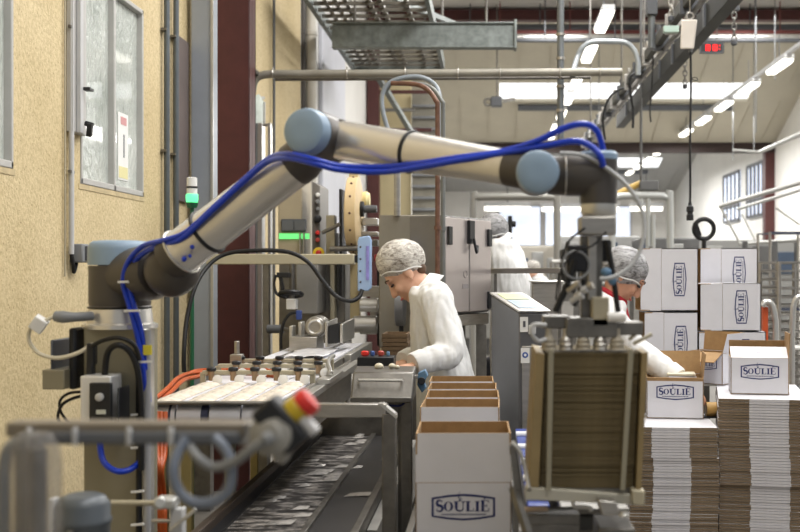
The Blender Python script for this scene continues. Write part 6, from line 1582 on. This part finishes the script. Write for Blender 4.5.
def head_shapes(b, c, R, k=1.0):
    def q(x, y, z): return c + R @ Vector((x * k, y * k, z * k))
    def e(p, r): b.ball(q(*p), tuple(i * k for i in r), R, 20, 14)
    e((-.012, 0, .028), (.094, .075, .088)); e((.026, 0, -.028), (.062, .060, .084)); e((.052, 0, -.088), (.032, .034, .026)); e((.0, 0, -.05), (.06, .058, .06))
    e((.070, 0, .030), (.020, .050, .014)); e((.062, .034, -.024), (.026, .022, .022)); e((.062, -.034, -.024), (.026, .022, .022))
    b.tube([q(.082, 0, .018), q(.094, 0, -.008), q(.104, 0, -.028)], [.009 * k, .011 * k, .014 * k], 10, 4); e((.102, 0, -.030), (.014, .013, .011)); e((.092, .010, -.033), (.010, .009, .008)); e((.092, -.010, -.033), (.010, .009, .008))
    e((.082, 0, -.058), (.014, .024, .007)); e((.079, 0, -.069), (.013, .020, .007))
    for s in (1, -1):
        e((-.008, s * .076, -.006), (.018, .008, .032)); e((.0, s * .078, -.03), (.010, .007, .012))
def eyes(parent, c, R, k=1.0, brow=HAIR):
    for s in (1, -1):
        p = c + R @ Vector((.079 * k, s * .030 * k, .006 * k)); b = MB(); b.ball(p, (.010 * k, .014 * k, .006 * k), R, 12, 8); b.build('eye', EYE, parent)
        b = MB(); b.tube([c + R @ Vector((.090 * k, s * .016 * k, .034 * k)), c + R @ Vector((.088 * k, s * .034 * k, .040 * k)), c + R @ Vector((.074 * k, s * .052 * k, .032 * k))], .0028 * k, 6, 4); b.build('eyebrow', brow, parent)
    b = MB(); b.tube([c + R @ Vector((.090 * k, .022 * k, -.064 * k)), c + R @ Vector((.0965 * k, 0, -.0625 * k)), c + R @ Vector((.090 * k, -.022 * k, -.064 * k))], .0045 * k, 8, 5); b.build('lips', LIP, parent)
def hand_shapes(b, w, d, n, side, curl=.5, k=1.0):
    """w wrist, d pointing along the hand, n out of the back of the hand; side +1/-1 says where the thumb is"""
    d = Vector(d).normalized(); n = Vector(n); n = (n - d * n.dot(d)).normalized(); s = d.cross(n) * side
    b.ball(w + d * .045 * k, (.05 * k, .038 * k, .016 * k), Matrix((d, s, n)).transposed(), 16, 10)
    for i, (of, L) in enumerate(((.028, .070), (.010, .080), (-.010, .074), (-.027, .058))):
        p = w + d * (.070 * k) + s * (of * k); a = 0; pts = [p - d * .02 * k, p]
        for j, f in enumerate((.45, .32, .23)):
            a += curl * (.5 + .25 * i * .3); dr = d * math.cos(a) - n * math.sin(a); p = p + dr * (L * f * k); pts.append(p)
        b.tube(pts, [.0088 * k, .0088 * k, .0082 * k, .0076 * k, .0066 * k], 10, 3); b.ball(pts[-1], .0066 * k, None, 10, 6)
    t = w + d * .022 * k + s * .026 * k; t1 = t + (d * .6 + s * .75 - n * .2).normalized() * .036 * k; t2 = t1 + (d * .9 + s * .25 - n * .4).normalized() * .028 * k
    b.tube([w + d * .015 * k, t, t1, t2], [.012 * k, .012 * k, .0095 * k, .0075 * k], 10, 3); b.ball(t2, .0075 * k, None, 10, 6)

def build_person(label, foot, head_c, R, neck0, spine, sh_l, el_l, wr_l, sh_r, el_r, wr_r, hips, skin, net, cap, hem_z, voxel=.006, scale=1.0, scarf=None, hair=HAIR, hand_d=None, fold=.006, collar=True, lean=(0, 1, 0)):
    body = MB(); k = scale
    head_shapes(body, head_c, R, k)
    body.tube([neck0, neck0.lerp(head_c, .55), head_c + R @ Vector((-.02 * k, 0, -.03 * k))], [.062 * k, .054 * k, .055 * k], 14, 4)
    body.tube([p for p, _, _ in spine], [min(rx, ry) * .76 for _, rx, ry in spine], 20, 4, True, 1.0, lean)
    for s_, e_, w_ in ((sh_l, el_l, wr_l), (sh_r, el_r, wr_r)):
        body.tube([s_, s_.lerp(e_, .5), e_, e_.lerp(w_, .3), w_], [.046 * k, .044 * k, .037 * k, .036 * k, .026 * k], 12, 4)
        dd = (w_ - e_).normalized() if hand_d is None else Vector(hand_d)
        hand_shapes(body, w_, dd, Vector((0, 0, 1)) if abs(dd.z) < .9 else Vector((-1, 0, 0)), 1 if s_ is sh_l else -1, .45, k)
    hipc, hx = hips
    for s in (1, -1):
        h0 = hipc + Vector((0, s * .085, 0)) if lean == (0, 1, 0) else hipc + Vector((s * .085, 0, 0)); f0 = Vector((foot.x + (h0.x - hipc.x) * 1.2, foot.y + (h0.y - hipc.y) * 1.2, .08))
        body.tube([h0, h0.lerp(f0, .5) + R @ Vector((.02, 0, 0)), f0], [.075, .055, .036], 12, 4)
        fw = R @ Vector((1, 0, 0)); fw.z = 0; fw.normalize(); body.ball(f0 + fw * .06 - Vector((0, 0, .035)), (.11, .042, .035), basis(fw, (0, 0, 1)), 16, 10)
    person = fuse(body, 'person', skin, None, voxel, 3)
    tag(person, label, 'person', kind='thing')
    c = MB()
    for i in range(1):
        pts = [p for p, _, _ in spine]
        vsx = catmull(pts, 5); m = len(vsx); n = 28; vv = []; ff = []
        def val(i, a): 
            t = i / (m - 1) * (len(spine) - 1); j = min(int(t), len(spine) - 2); return spine[j][a] + (spine[j + 1][a] - spine[j][a]) * (t - j)
        X = Vector((1, 0, 0)) if lean == (0, 1, 0) else Vector((0, 1, 0)); Yv = Vector((0, 1, 0)) if lean == (0, 1, 0) else Vector((1, 0, 0))
        for i in range(m):
            for j in range(n):
                a = 2 * math.pi * j / n; ca, sa = math.cos(a), math.sin(a)
                ex = .8
                vv.append(vsx[i] + X * (val(i, 1) * math.copysign(abs(ca) ** ex, ca)) + Yv * (val(i, 2) * math.copysign(abs(sa) ** ex, sa)))
        for i in range(m - 1):
            for j in range(n): q = (j + 1) % n; ff.append((i * n + j, i * n + q, (i + 1) * n + q, (i + 1) * n + j))
        ff.append(tuple(range(n))[::-1]); ff.append(tuple((m - 1) * n + j for j in range(n))); c.add(vv, ff)
    for s_, e_, w_ in ((sh_l, el_l, wr_l), (sh_r, el_r, wr_r)):
        inn = s_.lerp(spine[1][0], .45)
        c.tube([inn, s_, s_.lerp(e_, .5), e_, e_.lerp(w_, .45), e_.lerp(w_, .86)], [.075 * k, .078 * k, .068 * k, .060 * k, .056 * k, .048 * k], 16, 5)
    coat = fuse(c, 'white_coat', COAT, person, voxel, 5, fold)
    for s_, e_, w_ in ((sh_l, el_l, wr_l), (sh_r, el_r, wr_r)):
        dd = (w_ - e_).normalized(); b = MB(); b.lathe(e_.lerp(w_, .74), dd, [(0, .050 * k), (.0, .055 * k), (.045, .052 * k), (.05, .048 * k)], 20); b.build('sleeve_cuff', COAT, coat, smooth=50)
    if collar:
        up = (head_c - neck0).normalized()
        b = MB(); b.lathe(neck0 - up * .02, up, [(-.01, .092 * k), (.02, .076 * k), (.042, .066 * k), (.045, .071 * k), (.022, .086 * k), (-.01, .102 * k)], 24, False); b.build('coat_collar', COAT, coat, smooth=60)
    if scarf:
        up = (head_c - neck0).normalized(); fw = R @ Vector((1, 0, 0))
        b = MB(); b.torus(neck0 + up * .025, up, .060 * k, .017 * k, 24, 10); b.tube([neck0 + up * .02 + fw * .07, neck0 - up * .03 + fw * .115, neck0 - up * .085 + fw * .10], [.018, .024, .01], 12, 4); b.build('red_scarf', REDC, person)
    cc, cr, tilt = cap
    b = MB(); b.ball(cc, cr, tilt, 40, 26)
    for i, v in enumerate(b.v):
        d = (v - cc); nn = noise.noise(d * 34) + .6 * noise.noise(d * 70); b.v[i] = cc + d * (1 + .028 * nn)
    netc = b.build('hairnet', net, person, smooth=180)
    b = MB(); Rm = Euler(tilt).to_matrix() if not isinstance(tilt, Matrix) else tilt
    ring = []
    for i in range(33):
        a = 2 * math.pi * i / 32; ring.append(cc + Rm @ Vector((cr[0] * .90 * math.cos(a), cr[1] * .90 * math.sin(a), -cr[2] * .50 + .004 * math.sin(5 * a))))
    b.tube(ring, .0035, 6, 1, False); b.build('elastic_band', WHITE, netc)
    b = MB()
    hb = head_c + R @ Vector((-.055 * k, 0, -.02 * k)); b.ball(hb, (.034 * k, .058 * k, .040 * k), R, 20, 12); b.build('hair', hair, person)
    eyes(person, head_c, R, k)
    t_ = MB()
    for s in (1, -1):
        h0 = hipc + (Vector((0, s * .085, 0)) if lean == (0, 1, 0) else Vector((s * .085, 0, 0))); f0 = Vector((foot.x + (h0.x - hipc.x) * 1.2, foot.y + (h0.y - hipc.y) * 1.2, .08))
        t_.tube([h0 + Vector((0, 0, .05)), h0.lerp(f0, .5) + R @ Vector((.02, 0, 0)), f0], [.10, .078, .062], 16, 5)
    fuse(t_, 'trousers', TROUS, person, .012, 4, .004)
    for s in (1, -1):
        h0 = hipc + (Vector((0, s * .085, 0)) if lean == (0, 1, 0) else Vector((s * .085, 0, 0))); f0 = Vector((foot.x + (h0.x - hipc.x) * 1.2, foot.y + (h0.y - hipc.y) * 1.2, .08))
        fw = R @ Vector((1, 0, 0)); fw.z = 0; fw.normalize(); b = MB(); b.ball(f0 + fw * .06 - Vector((0, 0, .03)), (.135, .052, .048), basis(fw, (0, 0, 1)), 20, 12)
        b.v = [Vector((v.x, v.y, max(.002, v.z))) for v in b.v]; b.build('shoe', SHOE, person)
    return person

# the woman in the middle, bent over the line, in profile to the left
yw = 4.88
def A_(u, v, dy=0.0): return P(u, v, yw + dy)
p_ = math.radians(47)
Rh = basis((-math.cos(p_), -.10, -math.sin(p_)), (-math.sin(p_), 0, math.cos(p_)))
spine = [(A_(425, 286), .055, .10), (A_(428, 294), .082, .175), (A_(433, 308), .098, .185), (A_(436.5, 331), .114, .18), (A_(440, 352), .122, .175), (A_(445, 376), .128, .19), (A_(449, 410), .14, .21), (Vector((A_(451, 0).x, yw, .62)), .155, .23)]
build_person('woman in white coat and hairnet bending over the line, behind the row of open cartons', Vector((A_(452, 0).x, yw, 0)), A_(406, 274), Rh, A_(424, 289), spine,
             A_(436, 301, -.15), A_(449, 353, -.25), A_(414, 365, -.34), A_(430, 302, .15), A_(432, 350, .2), A_(404, 362, .08), (Vector((A_(446, 0).x, yw, .90)), 0), SKIN, NET_W,
             (A_(400.5, 260), (.110, .096, .093), Euler((0, -.20, 0)).to_matrix()), .62, .0055, 1.0, hand_d=None, fold=.006)

# the woman on the right, packing the printed carton, facing right
yr = 5.14
def B_(u, v, dy=0.0): return P(u, v, yr + dy)
p_ = math.radians(44)
Rh = basis((math.cos(p_), -.12, -math.sin(p_)), (math.sin(p_), 0, math.cos(p_)))
spine = [(B_(610, 300), .055, .10), (B_(607, 307), .085, .175), (B_(603, 322), .10, .19), (B_(601, 345), .115, .185), (B_(600, 370), .12, .18), (B_(598, 400), .13, .19), (Vector((B_(597, 0).x, yr, .62)), .15, .22)]
build_person('woman with red scarf and grey hairnet packing a carton behind the gripper', Vector((B_(598, 0).x, yr, 0)), B_(625, 276), Rh, B_(610, 301), spine,
             B_(604, 316, .15), B_(612, 352, .20), B_(648, 372, .0), B_(606, 316, -.15), B_(636, 350, -.20), B_(681, 381, -.33), (Vector((B_(598, 0).x, yr, .90)), 0), SKIN2, NET_G,
             (B_(624.5, 267), (.112, .098, .098), Euler((0, .38, 0)).to_matrix()), .62, .006, 1.0, scarf=True, fold=.006)

# the man further back, turned away, leaning left
yb_ = 7.1
def C_(u, v, dy=0.0): return P(u, v, yb_ + dy)
Rh = basis((-.75, .6, -.30), (-.25, .2, 1))
spine = [(C_(500, 238), .09, .07), (C_(500, 244), .13, .10), (C_(503, 258), .155, .12), (C_(507, 275), .165, .135), (C_(510, 298), .165, .13), (C_(511, 330), .175, .13), (Vector((C_(512, 0).x, yb_, .62)), .22, .15)]
build_person('man in white coat turned away, between the stainless doors and the operator kiosk', Vector((C_(512, 0).x, yb_, 0)), C_(492, 234), Rh, C_(500, 242), spine,
             C_(484, 254), C_(470, 290, -.02), C_(462, 305, .22), C_(513, 257), C_(525, 293, -.02), C_(516, 306, .24), (Vector((C_(512, 0).x, yb_, .90)), 0), SKIN2, NET_G,
             (C_(493, 228), (.10, .11, .098), Euler((0, -.1, 0)).to_matrix()), .62, .008, 1.0, fold=.008, lean=(1, 0, 0))
# the worker far off by the end of the hall
yq = 14.6
def D_(u, v, dy=0.0): return P(u, v, yq + dy)
Rh = basis((-.9, -.2, -.35), (-.35, 0, .9))
spine = [(D_(538, 277), .055, .10), (D_(540, 279), .10, .18), (D_(542, 286), .115, .19), (D_(543, 296), .12, .18), (Vector((D_(543, 0).x, yq, .6)), .15, .2)]
build_person('small far worker in white beyond the man, facing left', Vector((D_(543, 0).x, yq, 0)), D_(531, 270), Rh, D_(536, 277), spine,
             D_(543, 283, -.16), D_(543, 300, -.2), D_(526, 304, -.2), D_(543, 283, .16), D_(543, 300, .2), D_(526, 304, .1), (Vector((D_(543, 0).x, yq, .88)), 0), SKIN, NET_W,
             (D_(531.5, 266.5), (.115, .10, .08), Euler((0, -.2, 0)).to_matrix()), .6, .014, 1.05, fold=.0)
o = thing('steel_bin', 'grey steel bin behind the guard rail right of the kiosk', 'bin', P(548, 302, 6.5))
b = MB(); b.span((P(532, 0, 6.5).x, 6.5, .55), (P(563, 0, 6.5).x, 6.8, P(0, 282, 6.5).z)); b.build('body', STEEL, o, bevel=.01)
b = MB(); b.span((P(531, 0, 6.5).x, 6.48, P(0, 283, 6.5).z), (P(564, 0, 6.5).x, 6.82, P(0, 280.5, 6.5).z)); b.build('rim', STEEL_W, o, bevel=.006)
for u in (534, 561): b = MB(); b.span((P(u, 0, 6.55).x - .02, 6.53, 0), (P(u, 0, 6.55).x + .02, 6.57, .55)); b.build('leg', STEEL_D, o)
